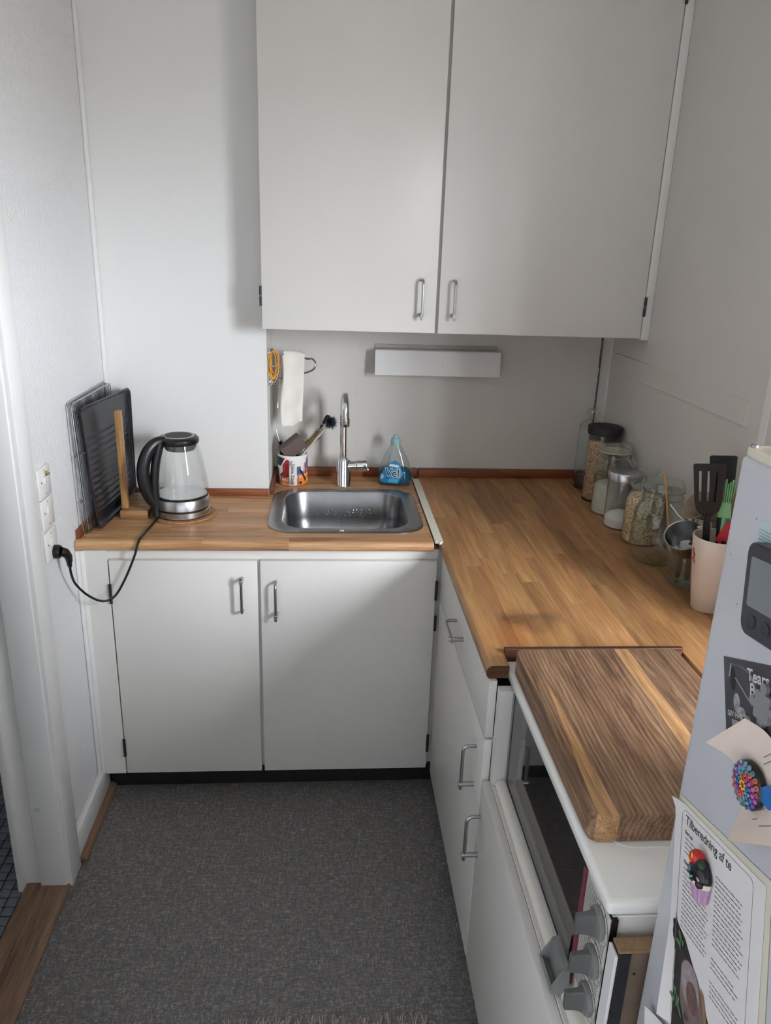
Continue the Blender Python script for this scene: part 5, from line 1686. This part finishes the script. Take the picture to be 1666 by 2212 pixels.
for k, kz in enumerate((0.812, 0.740, 0.668)):
    ky_ = -1.9905
    disc = MB().cyl((OX - 0.0026, ky_, kz), (OX - 0.0022, ky_, kz), 0.030, seg=32)
    mk('dial_print', disc, mat('dial_print_cream', rgb(210, 207, 200), 0.45), cpnl)
    rg = MB().tube([(OX - 0.0026, ky_ + 0.030 * math.cos(t_), kz + 0.030 * math.sin(t_)) for t_ in [2 * PI * i / 40 for i in range(40)]], 0.0003, 4, True)
    for t_ in range(6):
        a = 0.6 + t_ * 0.75
        c_ = Vector((OX - 0.0027, ky_ + 0.0265 * math.cos(a), kz + 0.0265 * math.sin(a)))
        rg.box(c_.x - 0.0001, c_.x + 0.0001, c_.y - 0.0006, c_.y + 0.0006, c_.z - 0.002, c_.z + 0.002)
    mk('dial_ring', rg, INK, cpnl)
    kn = mk('knob', MB().lathe([(0.0232, 0.0005), (0.0236, 0.003), (0.0220, 0.0075), (0.0190, 0.009), (0.001, 0.0095)], (OX - 0.0028, ky_, kz), 36, (-1, 0, 0)), GREYP, ck)
    gprof = []
    gm_ = MB()
    for (dx, hw_, hh) in ((0.0085, 0.0105, 0.0200), (0.0120, 0.0068, 0.0190), (0.0180, 0.0052, 0.0180), (0.0300, 0.0050, 0.0165), (0.0340, 0.0050, 0.0160), (0.0350, 0.0040, 0.0150)):
        gprof.append([(OX - 0.0028 - dx, ky_ + y_, kz + z_) for (y_, z_) in rrect(-hw_, hw_, -hh, hh, min(hw_, hh) * 0.45, 3)])
    mk('grip', loft(gprof, True), GREYD, kn)
tb = text_mb('200', 0.014)
mk('lettering', tb.xf(frame((OX - 0.0027, -1.972, 0.6475), (0, -0.2, -0.98), (0, -0.98, 0.2), (-1, 0, 0)) @ Matrix.Diagonal((0.6, 0.6, 1, 1))), INK, cpnl)
mk('lid_skirt', MB().box(1.0225, 1.38, -2.0105, -2.0065, 0.822, 0.8424, 0.001, 1), ENAMEL, ck)

cb = thing('cutting_board', 'thick walnut and oak cutting board lying on the cooker lid', 'cutting board', (1.19, -1.66, 0.8696))
bx0, bx1, by0, by1 = 1.021, 1.368, -1.902, -1.402
BZ0, BZ1 = 0.8698, 0.918
full = rrect(bx0, bx1, by0, by1, 0.024, 7)
def clip_poly(poly, p, n):
    """keep the side where (q-p).n >= 0"""
    out = []
    for i in range(len(poly)):
        a, b = poly[i], poly[(i + 1) % len(poly)]
        da = (a[0] - p[0]) * n[0] + (a[1] - p[1]) * n[1]
        db = (b[0] - p[0]) * n[0] + (b[1] - p[1]) * n[1]
        if da >= 0:
            out.append(a)
        if (da >= 0) != (db >= 0):
            t_ = da / (da - db)
            out.append((a[0] + (b[0] - a[0]) * t_, a[1] + (b[1] - a[1]) * t_))
    return out
def plank(nm, lines, m_):
    poly = full
    for (p, n) in lines:
        poly = clip_poly(poly, p, n)
    b = MB()
    # chamfered top and bottom edge
    cx_ = sum(p[0] for p in poly) / len(poly)
    cy_ = sum(p[1] for p in poly) / len(poly)
    def isn(p):
        return (abs(p[0] - bx0) < 0.03 or abs(p[0] - bx1) < 0.03 or abs(p[1] - by0) < 0.03 or abs(p[1] - by1) < 0.03)
    def inset(p, d):
        x = min(max(p[0], bx0 + d), bx1 - d)
        y = min(max(p[1], by0 + d), by1 - d)
        return (x, y)
    n = len(poly)
    rings_ = []
    for (z, d) in ((BZ0, 0.003), (BZ0 + 0.003, 0.0), (BZ1 - 0.004, 0.0), (BZ1 - 0.001, 0.0012), (BZ1, 0.004)):
        rings_.append([inset(p, d) + (z,) for p in poly])
    b = loft(rings_, True)
    b.f.append(tuple(reversed(range(n))))
    return mk(nm, b, m_, cb)
def ln(xf_, xn_, keep):
    """joint line from (xf_, far end) to (xn_, near end); keep 'R' or 'L'"""
    p = (xf_, by1)
    d = (xn_ - xf_, by0 - by1)
    n = (-d[1], d[0])
    L_ = math.hypot(*n)
    n = (n[0] / L_, n[1] / L_)
    if (keep == 'R') != (n[0] > 0):
        n = (-n[0], -n[1])
    return (p, n)
J = [(1.060, 1.032), (1.064, 1.070), (1.222, 1.150), (1.252, 1.205), (1.310, 1.300)]
plank('plank', [ln(1.060, 1.030, 'L')], BOARD)
plank('plank', [ln(1.060, 1.030, 'R'), ln(1.052, 1.063, 'L')], BOARDL)
plank('plank', [ln(1.060, 1.030, 'R'), ln(1.052, 1.063, 'R'), ln(1.232, 1.232, 'L')], BOARD)
plank('plank', [ln(1.232, 1.232, 'R'), ln(1.262, 1.262, 'L')], BOARDL)
plank('plank', [ln(1.262, 1.262, 'R')], BOARD)

# ------------------------------------------------------------------ fridge and what hangs on it
FX, FY0, FY1, FZ = 1.060, -2.66, -2.050, 1.510
fr = thing('refrigerator', 'white refrigerator covered with magnets and papers at the right', 'refrigerator', (1.35, -2.35, 0))
mk('door', MB().box(FX, FX + 0.048, FY0, FY1, 0.06, FZ - 0.004, 0.006, 3), FRIDGE, fr)
mk('cabinet', MB().box(FX + 0.054, 1.635, FY0, FY1 - 0.001, 0.04, FZ - 0.006, 0.005), FRIDGE, fr)
mk('door_gasket', MB().box(FX + 0.048, FX + 0.054, FY0 + 0.01, FY1 - 0.008, 0.08, FZ - 0.02), GREYP, fr)
mk('top_panel', MB().box(FX + 0.004, 1.637, FY0, FY1 - 0.002, FZ - 0.0055, FZ + 0.006, 0.0025), CREAM, fr)
mk('hinge_cover', MB().lathe([(0.022, 0), (0.0215, 0.004), (0.015, 0.0065), (0.001, 0.007)], (FX + 0.035, FY1 - 0.036, FZ + 0.006), 28), CHROME, fr)
mk('corner_cap', MB().lathe([(0.0045, 0), (0.004, 0.002), (0.001, 0.003)], (FX + 0.008, FY1 - 0.008, FZ + 0.006), 12), HANDLE, fr)
for (x, y) in ((1.10, -2.62), (1.10, -2.09), (1.59, -2.62), (1.59, -2.09)):
    mk('foot', MB().cyl((x, y, 0), (x, y, 0.042), 0.02, seg=14), BLACK, fr)
sd = MB()
random.seed(2)
for (y_, z_, r_) in ((-2.066, 1.40, 0.0007), (-2.075, 1.375, 0.0006), (-2.095, 1.355, 0.0008), (-2.064, 1.335, 0.0006), (-2.10, 1.452, 0.0009)):
    sd.cyl((FX - 0.0002, y_, z_), (FX + 0.0002, y_, z_), r_, seg=8)
mk('paint_chips', sd, DUST, fr)

def fpt(y_, z_, off=0.0):
    return Vector((FX - off, y_, z_))
def fframe(y_, z_, deg, off):
    """local x = reading direction (towards -Y), local y = up, local z = out of the door"""
    a = math.radians(deg)
    ux = Vector((0, -math.cos(a), math.sin(a)))
    uy = Vector((0, math.sin(a), math.cos(a)))
    return frame(fpt(y_, z_, off), ux, uy, (-1, 0, 0))
def sheet(w_, h_, t_=0.0003):
    return MB().box(0, w_, -h_, 0, 0, t_)

# old torn sticker above the timer
o = mk('sticker', MB().ext([(0, 0), (0.03, 0.004), (0.06, 0.0), (0.06, -0.028), (0.004, -0.026)], 'Z', 0, 0.0003).xf(fframe(-2.106, 1.452, 4, 0.0004)), flat('faded_aqua_sticker', 196, 212, 212, 0.5), None, (FX, -2.13, 1.45))
tag(o, 'faded pale blue sticker remnant above the timer', 'sticker')
l_ = MB()
for i in range(6):
    l_.box(0.003, 0.055, -0.008 - 0.0032 * i, -0.0070 - 0.0032 * i, 0.0003, 0.0004)
stk = mk('print_lines', l_.xf(fframe(-2.106, 1.452, 4, 0.0004)), flat('faded_teal_print', 140, 178, 182, 0.5), o, kind='stuff')

# timer
tmr = thing('kitchen_timer', 'dark grey digital timer magnet with a grey screen on the fridge', 'timer', (FX, -2.15, 1.38))
Mf = fframe(-2.117, 1.436, 8, 0.0005)
mk('case', MB().ext(rrect(0, 0.118, -0.094, 0.0, 0.013, 6), 'Z', 0.0, 0.013).xf(Mf), mat('timer_case', rgb(58, 60, 68), 0.4), tmr)
mk('face', MB().ext(rrect(0.002, 0.116, -0.092, -0.002, 0.012, 6), 'Z', 0.013, 0.0142).xf(Mf), mat('timer_face', rgb(46, 48, 56), 0.3), tmr)
mk('screen', MB().ext(rrect(0.010, 0.106, -0.064, -0.014, 0.003, 4), 'Z', 0.0142, 0.0147).xf(Mf), mat('lcd_grey', rgb(120, 126, 128), 0.25), tmr)
for bx_ in (0.022, 0.046, 0.070, 0.094):
    mk('button', MB().lathe([(0.0068, 0.0142), (0.0068, 0.0150), (0.0058, 0.0154), (0.0055, 0.0150), (0.001, 0.0150)], (bx_, -0.078, 0), 20).xf(Mf), mat('timer_button', rgb(52, 54, 60), 0.4), tmr)

# postcard with lettering
pc = thing('postcard', 'dark postcard with white lettering held by a puzzle magnet', 'postcard', (FX, -2.14, 1.26))
Mp = fframe(-2.091, 1.291, 23.5, 0.0006)
mk('card', sheet(0.150, 0.105, 0.0004).xf(Mp), mat('postcard_charcoal', rgb(74, 73, 80), 0.45, vary=0.25, vscale=25), pc)
gl_ = MB().lathe([(0.0085, 0), (0.0085, 0.0002)], (0.024, -0.046, 0.0004), 18, None, True, True, 0.75, 1.2)
gl_.lathe([(0.007, 0), (0.007, 0.0002)], (0.033, -0.054, 0.00045), 16, None, True, True, 1.1, 0.7)
gl_.lathe([(0.004, 0), (0.004, 0.0002)], (0.046, -0.060, 0.0005), 14)
mk('print', gl_.xf(Mp), mat('silver_print', rgb(168, 168, 174), 0.4, vary=0.5, vscale=160), pc)
ar = MB().tube([(0.012, -0.020, 0.0006), (0.016, -0.006, 0.0006), (0.034, -0.007, 0.0006), (0.052, -0.012, 0.0006), (0.060, -0.024, 0.0006), (0.062, -0.034, 0.0006)], 0.0012, 6, flat=0.2)
ar.tube([(0.024, -0.020, 0.0006), (0.034, -0.028, 0.0006), (0.046, -0.038, 0.0006), (0.056, -0.044, 0.0006)], 0.0014, 6, flat=0.2)
mk('print', ar.xf(Mp), mat('pale_arm_print', rgb(186, 182, 180), 0.5), pc)
dk = MB().lathe([(0.0065, 0), (0.0065, 0.0002)], (0.018, -0.022, 0.00045), 16, None, True, True, 0.8, 1.9)
mk('print', dk.xf(Mp), flat('print_dark', 36, 35, 40, 0.5), pc)
LW = flat('white_lettering', 214, 210, 206, 0.6)
mk('lettering', text_mb('Tears', 0.0175, bold=0.0004).xf(Mp @ Matrix.Translation((0.046, -0.0190, 0.0009)) @ Matrix.Rotation(math.radians(-4), 4, 'Z')), LW, pc)
mk('lettering', text_mb('Be', 0.0175, bold=0.0004).xf(Mp @ Matrix.Translation((0.050, -0.0335, 0.0009)) @ Matrix.Rotation(math.radians(-4), 4, 'Z')), LW, pc)
mk('lettering', text_mb('GIV HAB TI', 0.0078, bold=0.0002).xf(Mp @ Matrix.Translation((0.005, -0.0615, 0.0007))), LW, pc)
mk('lettering', text_mb('BER', 0.0078, bold=0.0002).xf(Mp @ Matrix.Translation((0.013, -0.0700, 0.0007))), LW, pc)
# puzzle-piece magnet
pzp = [(-0.011, -0.012), (-0.004, -0.012)] + [(0.0 + 0.0045 * math.cos(a), -0.0155 + 0.0045 * math.sin(a)) for a in [math.radians(150 + i * 30) for i in range(0, 9)]] + [(0.004, -0.012), (0.011, -0.012), (0.011, -0.003), (0.015, -0.004), (0.017, 0.0), (0.015, 0.004), (0.011, 0.003), (0.011, 0.012), (0.004, 0.012)]
pzp += [(0.0 + 0.005 * math.cos(a), 0.0165 + 0.005 * math.sin(a)) for a in [math.radians(-50 + i * 28) for i in range(0, 11)]] + [(-0.004, 0.012), (-0.011, 0.012), (-0.011, 0.004)]
pzp += [(-0.0150 + 0.0045 * math.cos(a), 0.0 + 0.0045 * math.sin(a)) for a in [math.radians(40 + i * 35) for i in range(0, 9)]] + [(-0.011, -0.004)]
o = mk('puzzle_magnet', MB().ext(pzp, 'Z', 0, 0.004).xf(fframe(-2.179, 1.284, 8, 0.002) @ Matrix.Diagonal((1.15, 1.15, 1, 1))), mat('grey_puzzle', rgb(136, 138, 138), 0.4), None, (FX, -2.18, 1.28))
tag(o, 'grey jigsaw-piece magnet on the dark postcard', 'magnet')

# cream note, curling away from the door at both ends
nt_ = thing('paper_note', 'cream paper note with curled ends under the mandala magnet', 'note', (FX, -2.18, 1.2))
Lp = [(1.036, -2.127, 1.207), (1.050, -2.147, 1.205), (1.0565, -2.160, 1.197), (1.0575, -2.172, 1.181), (1.0572, -2.178, 1.163), (1.050, -2.184, 1.149), (1.036, -2.198, 1.140)]
Rp = [(1.046, -2.170, 1.266), (1.054, -2.192, 1.266), (1.0573, -2.212, 1.260), (1.0580, -2.232, 1.248), (1.0576, -2.246, 1.234), (1.052, -2.262, 1.220), (1.040, -2.284, 1.208)]
Ls, Rs = smooth_path(Lp, 5), smooth_path(Rp, 5)
def notef(u, v):
    k = v * (len(Ls) - 1)
    i = min(int(k), len(Ls) - 2)
    a = Ls[i].lerp(Ls[i + 1], k - i)
    b = Rs[i].lerp(Rs[i + 1], k - i)
    return a.lerp(b, u)
mk('sheet', MB().grid(notef, 12, 30, 0.0003), NOTEP, nt_, sharp=80)
tl = MB()
def note_line(u0, u1, v, w_=0.010, n=8):
    def fn(a, b):
        p = notef(u0 + (u1 - u0) * a, v + w_ * b)
        return p + Vector((-0.0006, -0.0002, 0.0002))
    tl.grid(fn, n, 1)
for (u0, u1, v) in ((0.30, 0.62, 0.66), (0.24, 0.50, 0.72), (0.66, 0.94, 0.34), (0.60, 0.86, 0.385), (0.30, 0.40, 0.80), (0.45, 0.75, 0.86)):
    note_line(u0, u1, v, 0.008)
mk('print_lines', tl, INKG, nt_, kind='stuff')

# mandala magnet
mn = thing('mandala_magnet', 'round black magnet painted with rainbow dot mandala', 'magnet', (FX, -2.19, 1.2))
Mm = fframe(-2.1905, 1.2020, 0, 0.004)
mk('disc', MB().lathe([(0.0225, 0), (0.0245, 0.002), (0.0245, 0.006), (0.0215, 0.0095), (0.012, 0.0112), (0.001, 0.0116)], (0, 0, 0), 40).xf(Mm), mat('glossy_black', rgb(22, 20, 28), 0.25), mn)
pal = {'yellow': (232, 190, 50), 'orange': (224, 110, 44), 'red': (196, 50, 60), 'magenta': (190, 60, 130), 'violet': (104, 70, 160), 'blue': (52, 96, 178), 'sky': (76, 160, 206), 'teal': (40, 150, 150)}
dots = {k: MB() for k in pal}
names = list(pal)
random.seed(6)
for ri, (rad, n, dr) in enumerate(((0.0, 1, 0.0019), (0.0042, 7, 0.0017), (0.0082, 11, 0.0022), (0.0124, 14, 0.0026), (0.0170, 16, 0.0031), (0.0213, 19, 0.0030))):
    for k in range(n):
        a = 2 * PI * (k + 0.5 * (ri % 2)) / max(n, 1)
        if ri == 0: cn = 'red'
        elif ri == 1: cn = 'yellow'
        else:
            sector = (math.degrees(a) % 360)
            seq = ['sky', 'teal', 'blue', 'violet', 'magenta', 'red', 'orange', 'teal', 'sky', 'blue', 'violet', 'magenta', 'orange']
            cn = seq[int(sector / 360 * len(seq) + ri) % len(seq)]
        x_, y_ = rad * math.cos(a), rad * math.sin(a)
        h_ = 0.0117 - 0.0022 * (rad / 0.0215) ** 2.5
        dots[cn].lathe([(dr, -0.0004), (dr * 0.9, 0.0004), (dr * 0.5, 0.0008), (0.0001, 0.0009)], (x_, y_, h_), 10, (x_ * 14, y_ * 14, 1))
        if ri > 2:
            c2 = names[(names.index(cn) + 3) % len(names)]
            dots[c2].lathe([(dr * 0.5, 0.0007), (dr * 0.4, 0.0010), (0.0001, 0.0011)], (x_ * 1.03, y_ * 1.03, h_), 8, (x_ * 14, y_ * 14, 1))
for k in pal:
    mk('painted_dots', dots[k].xf(Mm), flat('dot_' + k, *pal[k], 0.35), mn, kind='stuff')
# small blue magnet at the right of the mandala
o = mk('magnet', MB().ext([(0, 0), (0.010, 0.010), (0.022, 0.004), (0.020, -0.010), (0.006, -0.010)], 'Z', 0, 0.006).xf(fframe(-2.2080, 1.2125, 0, 0.004)), flat('bright_blue_plastic', 40, 116, 190, 0.35), None, (FX, -2.22, 1.21))
tag(o, 'small bright blue magnet right of the mandala magnet', 'magnet')

# tea instructions sheet(s)
TA = 13.5
ts = thing('tea_sheet', 'white sheet of tea brewing instructions with a teapot photograph', 'paper', (FX, -2.15, 0.95))
def tsf(u, v, off=0.0):
    """u right 0..1, v down 0..1, over a gently curling sheet"""
    x_, y_ = u * 0.193, -v * 0.285
    lift = 0.0016 + off
    lift += 0.012 * max(0.0, (0.16 - u) / 0.16) ** 2 * max(0.0, (v - 0.55) / 0.45) + 0.006 * max(0, (0.1 - u) / 0.1) * max(0, (0.06 - v) / 0.06)
    return fframe(-2.0515, 1.076, TA, 0.0) @ Vector((x_, y_, lift))
mk('sheet', MB().grid(lambda u, v: tsf(u, v), 16, 20, 0.0003), PAPER, ts, sharp=80)
o2 = mk('backing_sheet', MB().grid(lambda u, v: fframe(-2.058, 1.0835, TA + 1.0, 0.0) @ Vector((u * 0.193, -v * 0.285, 0.0008)), 4, 4, 0.0003), mat('off_white_paper', rgb(214, 208, 190), 0.8), None, (FX, -2.15, 0.95))
tag(o2, 'off-white sheet showing behind the tea instructions', 'paper')
def ts_map(x_, y_, off=0.0006):
    return tsf(x_ / 0.193, -y_ / 0.285, off)
def ts_text(body, size, x_, y_, m_=INK, bold=0.0, space=1.0):
    b = text_mb(body, size, bold=bold, space=space)
    b.v = [tuple(ts_map(x_ + v[0], y_ + v[1])) for v in b.v]
    return mk('lettering', b, m_, ts)
ts_text('Tilberedning af te', 0.0158, 0.0265, -0.0215, INK, 0.0001, 0.94)
ts_text('Sort te', 0.0062, 0.0270, -0.0335, INK, 0.0002)
ts_text('Hvid og Grøn te', 0.0062, 0.0270, -0.0700, INK, 0.0002)
# frame line with rounded corners
fl_ = MB()
pts = [ts_map(x_, y_, 0.0005) for (x_, y_) in rrect(0.018, 0.172, -0.30, -0.0065, 0.008, 5)]
fl_.tube(pts, 0.0003, 4, True)
pts = None
mk('frame_line', fl_, INKG, ts)
gt = MB()
random.seed(15)
def greek(x0_, x1_, y_, h_=0.0010):
    x_ = x0_
    while x_ < x1_:
        w_ = min(random.uniform(0.003, 0.009), x1_ - x_)
        if w_ > 0.0008:
            a, b, c_, d_ = ts_map(x_, y_), ts_map(x_ + w_, y_), ts_map(x_ + w_, y_ + h_), ts_map(x_, y_ + h_)
            gt.add([a, b, c_, d_], [(0, 1, 2, 3)])
        x_ += w_ + 0.0013
for i, w_ in enumerate((0.060, 0.062, 0.056, 0.016)):
    greek(0.027, 0.027 + w_, -0.0395 - 0.0056 * i)
for i in range(14):
    greek(0.027, 0.027 + random.uniform(0.052, 0.064), -0.0765 - 0.0056 * i)
for i in range(15):
    greek(0.100, 0.100 + random.uniform(0.050, 0.062), -0.0450 - 0.0056 * i)
for i in range(3):
    greek(0.100, 0.100 + random.uniform(0.045, 0.062), -0.1400 - 0.0056 * i)
for i in range(4):
    greek(0.100, 0.100 + random.uniform(0.045, 0.062), -0.1680 - 0.0056 * i)
mk('print_lines', gt, mat('text_grey', rgb(84, 80, 84), 0.8), ts, kind='stuff')
# printed teapot photograph in the lower half
def ts_blob(pts_, m_, off, nm='photo_print'):
    n = len(pts_)
    cx_ = sum(p[0] for p in pts_) / n
    cy_ = sum(p[1] for p in pts_) / n
    vs, fs = [], []
    for t_ in (1.0, 0.66, 0.33):
        vs += [ts_map(cx_ + (p[0] - cx_) * t_, cy_ + (p[1] - cy_) * t_, off) for p in pts_]
    vs.append(ts_map(cx_, cy_, off))
    for j in range(2):
        for i in range(n):
            k = (i + 1) % n
            fs.append((j * n + i, j * n + k, (j + 1) * n + k, (j + 1) * n + i))
    for i in range(n):
        fs.append((2 * n + i, 2 * n + (i + 1) % n, 3 * n))
    return mk(nm, MB().add(vs, fs), m_, ts)
def ell(cx_, cy_, a_, b_, rot=0.0, n=24, jag=0.0):
    out = []
    for i in range(n):
        t_ = 2 * PI * i / n
        k = 1 + random.uniform(-jag, jag)
        x_, y_ = a_ * k * math.cos(t_), b_ * k * math.sin(t_)
        out.append((cx_ + x_ * math.cos(rot) - y_ * math.sin(rot), cy_ + x_ * math.sin(rot) + y_ * math.cos(rot)))
    return out
ts_blob([(0.0185, -0.150), (0.040, -0.158), (0.070, -0.185), (0.110, -0.225), (0.135, -0.27), (0.135, -0.283), (0.0185, -0.283)], mat('photo_dark', rgb(58, 50, 50), 0.6, vary=0.5, vscale=60), 0.0005)
ts_blob(ell(0.020, -0.165, 0.010, 0.020, 0.2, 20, 0.3)[:], mat('photo_dark2', rgb(44, 40, 42), 0.6), 0.0006)
ts_blob(ell(0.062, -0.222, 0.030, 0.045, 0.25), mat('photo_teapot_glass', rgb(130, 112, 108), 0.5, vary=0.35, vscale=50), 0.0008)
ts_blob(ell(0.058, -0.205, 0.022, 0.026, 0.2), mat('photo_teapot_light', rgb(170, 160, 160), 0.5, vary=0.3, vscale=120), 0.0010)
ts_blob(ell(0.064, -0.216, 0.014, 0.018, 0.2), mat('photo_tea', rgb(120, 92, 86), 0.5, vary=0.4, vscale=140), 0.0012)
ts_blob([(0.082, -0.190), (0.089, -0.192), (0.108, -0.238), (0.096, -0.252), (0.086, -0.244), (0.098, -0.236)], flat('photo_bamboo', 160, 122, 86, 0.6), 0.0013)
ts_blob([(0.094, -0.252), (0.098, -0.252), (0.112, -0.276), (0.106, -0.276)], flat('photo_bamboo2', 150, 112, 78, 0.6), 0.0013)
GL = flat('photo_leaf', 84, 124, 84, 0.6)
for (x_, y_, r_) in ((0.030, -0.163, 0.5), (0.034, -0.170, -0.5), (0.028, -0.172, 1.4), (0.026, -0.238, 0.3), (0.031, -0.245, -0.4), (0.022, -0.247, 1.1), (0.036, -0.252, 0.7)):
    ts_blob(ell(x_, y_, 0.0030, 0.0085, r_, 12), GL, 0.0014)
for (x_, y_, s_) in ((0.052, -0.248, 0.006), (0.066, -0.262, 0.008), (0.080, -0.254, 0.007)):
    ts_blob(ell(x_, y_, s_, s_ * 0.7, 0.4, 14, 0.2), mat('photo_tea_leaves', rgb(92, 74, 72), 0.6), 0.0013)

# cupcake magnet
cu_ = thing('cupcake_magnet', 'painted clay cupcake magnet with red cherry on the tea sheet', 'magnet', (FX, -2.15, 1.03))
Mc = fframe(-2.1420, 1.0330, 10, 0.0035)
def yl(prof, cx_, cz_, dep, ply=0, seg=36):
    """turned shape with its axis along local y, flattened towards the door"""
    mb = MB()
    n = len(prof)
    vs, fs = [], []
    for (r_, h_) in prof:
        for i in range(seg):
            a_ = 2 * PI * i / seg
            k_ = 1 + (0.06 * math.cos(ply * a_) if ply else 0)
            vs.append((cx_ + r_ * k_ * math.cos(a_), h_, cz_ + max(-cz_, r_ * k_ * dep * math.sin(a_))))
    for j in range(n - 1):
        for i in range(seg):
            k = (i + 1) % seg
            fs.append((j * seg + i, j * seg + k, (j + 1) * seg + k, (j + 1) * seg + i))
    fs.append(tuple(reversed(range(seg))))
    fs.append(tuple((n - 1) * seg + i for i in range(seg)))
    return mb.add(vs, fs)
mk('case', yl([(0.0100, -0.0230), (0.0116, -0.0222), (0.0150, -0.0080), (0.0166, 0.0005), (0.0120, 0.0012)], 0, 0.003, 0.62, 14, 84).xf(Mc), mat('lilac_clay', rgb(190, 152, 182), 0.35), cu_)
mk('cream', yl([(0.0120, -0.0030), (0.0172, -0.0012), (0.0186, 0.0025), (0.0176, 0.0060), (0.0130, 0.0085)], 0, 0.003, 0.66).xf(Mc), mat('cream_clay', rgb(228, 214, 196), 0.35), cu_)
icing = yl([(0.0130, 0.0030), (0.0178, 0.0050), (0.0188, 0.0090), (0.0170, 0.0150), (0.0130, 0.0205), (0.0080, 0.0240), (0.0020, 0.0255)], 0, 0.003, 0.72)
icing.lathe([(0.001, -0.006), (0.0045, -0.004), (0.0056, 0), (0.0045, 0.004), (0.001, 0.006)], (0.0105, 0.0035, 0.0095), 16)
icing.lathe([(0.001, -0.005), (0.0035, -0.003), (0.0046, 0), (0.0035, 0.003), (0.001, 0.005)], (-0.0115, 0.0055, 0.0090), 16)
icing.lathe([(0.001, -0.005), (0.0035, -0.003), (0.0046, 0), (0.0035, 0.003), (0.001, 0.005)], (0.0005, 0.0045, 0.0120), 16)
mk('icing', icing.xf(Mc), mat('black_icing', rgb(24, 22, 26), 0.22), cu_, sharp=60)
mk('cherry', MB().lathe([(0.0085 * math.cos(t_), 0.0085 * math.sin(t_)) for t_ in [-PI / 2 + 0.05 + i * (PI - 0.1) / 10 for i in range(11)]], (-0.0035, 0.0275, 0.0085), 22).xf(Mc), mat('red_clay', rgb(190, 36, 40), 0.25), cu_, sharp=60)
mk('leaf', MB().lathe([(0.001, -0.005), (0.0060, -0.003), (0.0068, 0.001), (0.0050, 0.004), (0.001, 0.0055)], (0.0065, 0.0235, 0.0085), 18).xf(Mc), mat('dark_green_clay', rgb(30, 54, 36), 0.3), cu_, sharp=60)
for (x_, y_, z_, r_, cc) in ((-0.0120, 0.0125, 0.0118, 0.3, (226, 160, 170)), (-0.0030, 0.0140, 0.0162, 0.0, (84, 150, 190)), (0.0110, 0.0100, 0.0135, 1.2, (220, 190, 200)), (0.0030, 0.0085, 0.0168, -0.9, (84, 190, 150)), (-0.0040, 0.0250, 0.0168, 0.8, (236, 170, 50)), (-0.0010, 0.0310, 0.0158, 0.2, (230, 190, 60))):
    s_ = MB().lathe([(0.0001, -0.0012), (0.0013, -0.0006), (0.0013, 0.0006), (0.0001, 0.0012)], (0, 0, 0), 10, None, False, False, 1.0, 2.4)
    mk('sprinkle', s_.xf(Mc @ Matrix.Translation((x_, y_, z_)) @ Matrix.Rotation(r_, 4, 'Z')), flat('sprinkle', *cc, 0.35), cu_)
# bottom sheet corner
o = mk('paper_sheet', MB().grid(lambda u, v: fframe(-2.086, 0.772, 20, 0.0) @ Vector((u * 0.10, -v * 0.12, 0.002 + 0.010 * (1 - u) ** 3)), 10, 8, 0.0003), mat('lower_white_paper', rgb(226, 224, 222), 0.75), None, (FX, -2.12, 0.7))
tag(o, 'small white paper low on the fridge, below the tea sheet', 'paper')

# ------------------------------------------------------------------ rug at the very bottom of the view
rg_ = thing('fringed_rug', 'grey-brown rug with fringed end lying nearest the camera', 'rug', (0.64, -1.9, 0))
RUGM = mat('taupe_wool_rug', rgb(138, 124, 116), 0.95, bump=0.6, bscale=200, bdist=0.003, vary=0.2, vscale=60)
mk('rug_body', MB().box(0.40, 0.88, -2.75, -1.525, 0.0005, 0.008, 0.002), RUGM, rg_)
random.seed(31)
FRM = mat('taupe_fringe', rgb(196, 182, 174), 0.95)
for i in range(18):
    xx = 0.412 + i * 0.0265
    tb = MB()
    lean = random.uniform(-0.006, 0.016)
    for k in range(4):
        dx = (k - 1.5) * 0.0028
        L_ = random.uniform(0.034, 0.050)
        tb.tube(smooth_path([(xx + dx * 0.4, -1.527, 0.004), (xx + dx + lean * 0.5, -1.527 + L_ * 0.5, 0.0035), (xx + dx * 1.9 + lean + random.uniform(-0.003, 0.003), -1.527 + L_, 0.0015)], 3), 0.0009, 5)
    mk('tassel', tb, FRM, rg_)

for o in bpy.data.objects:
    if '_o' in o:
        del o['_o']
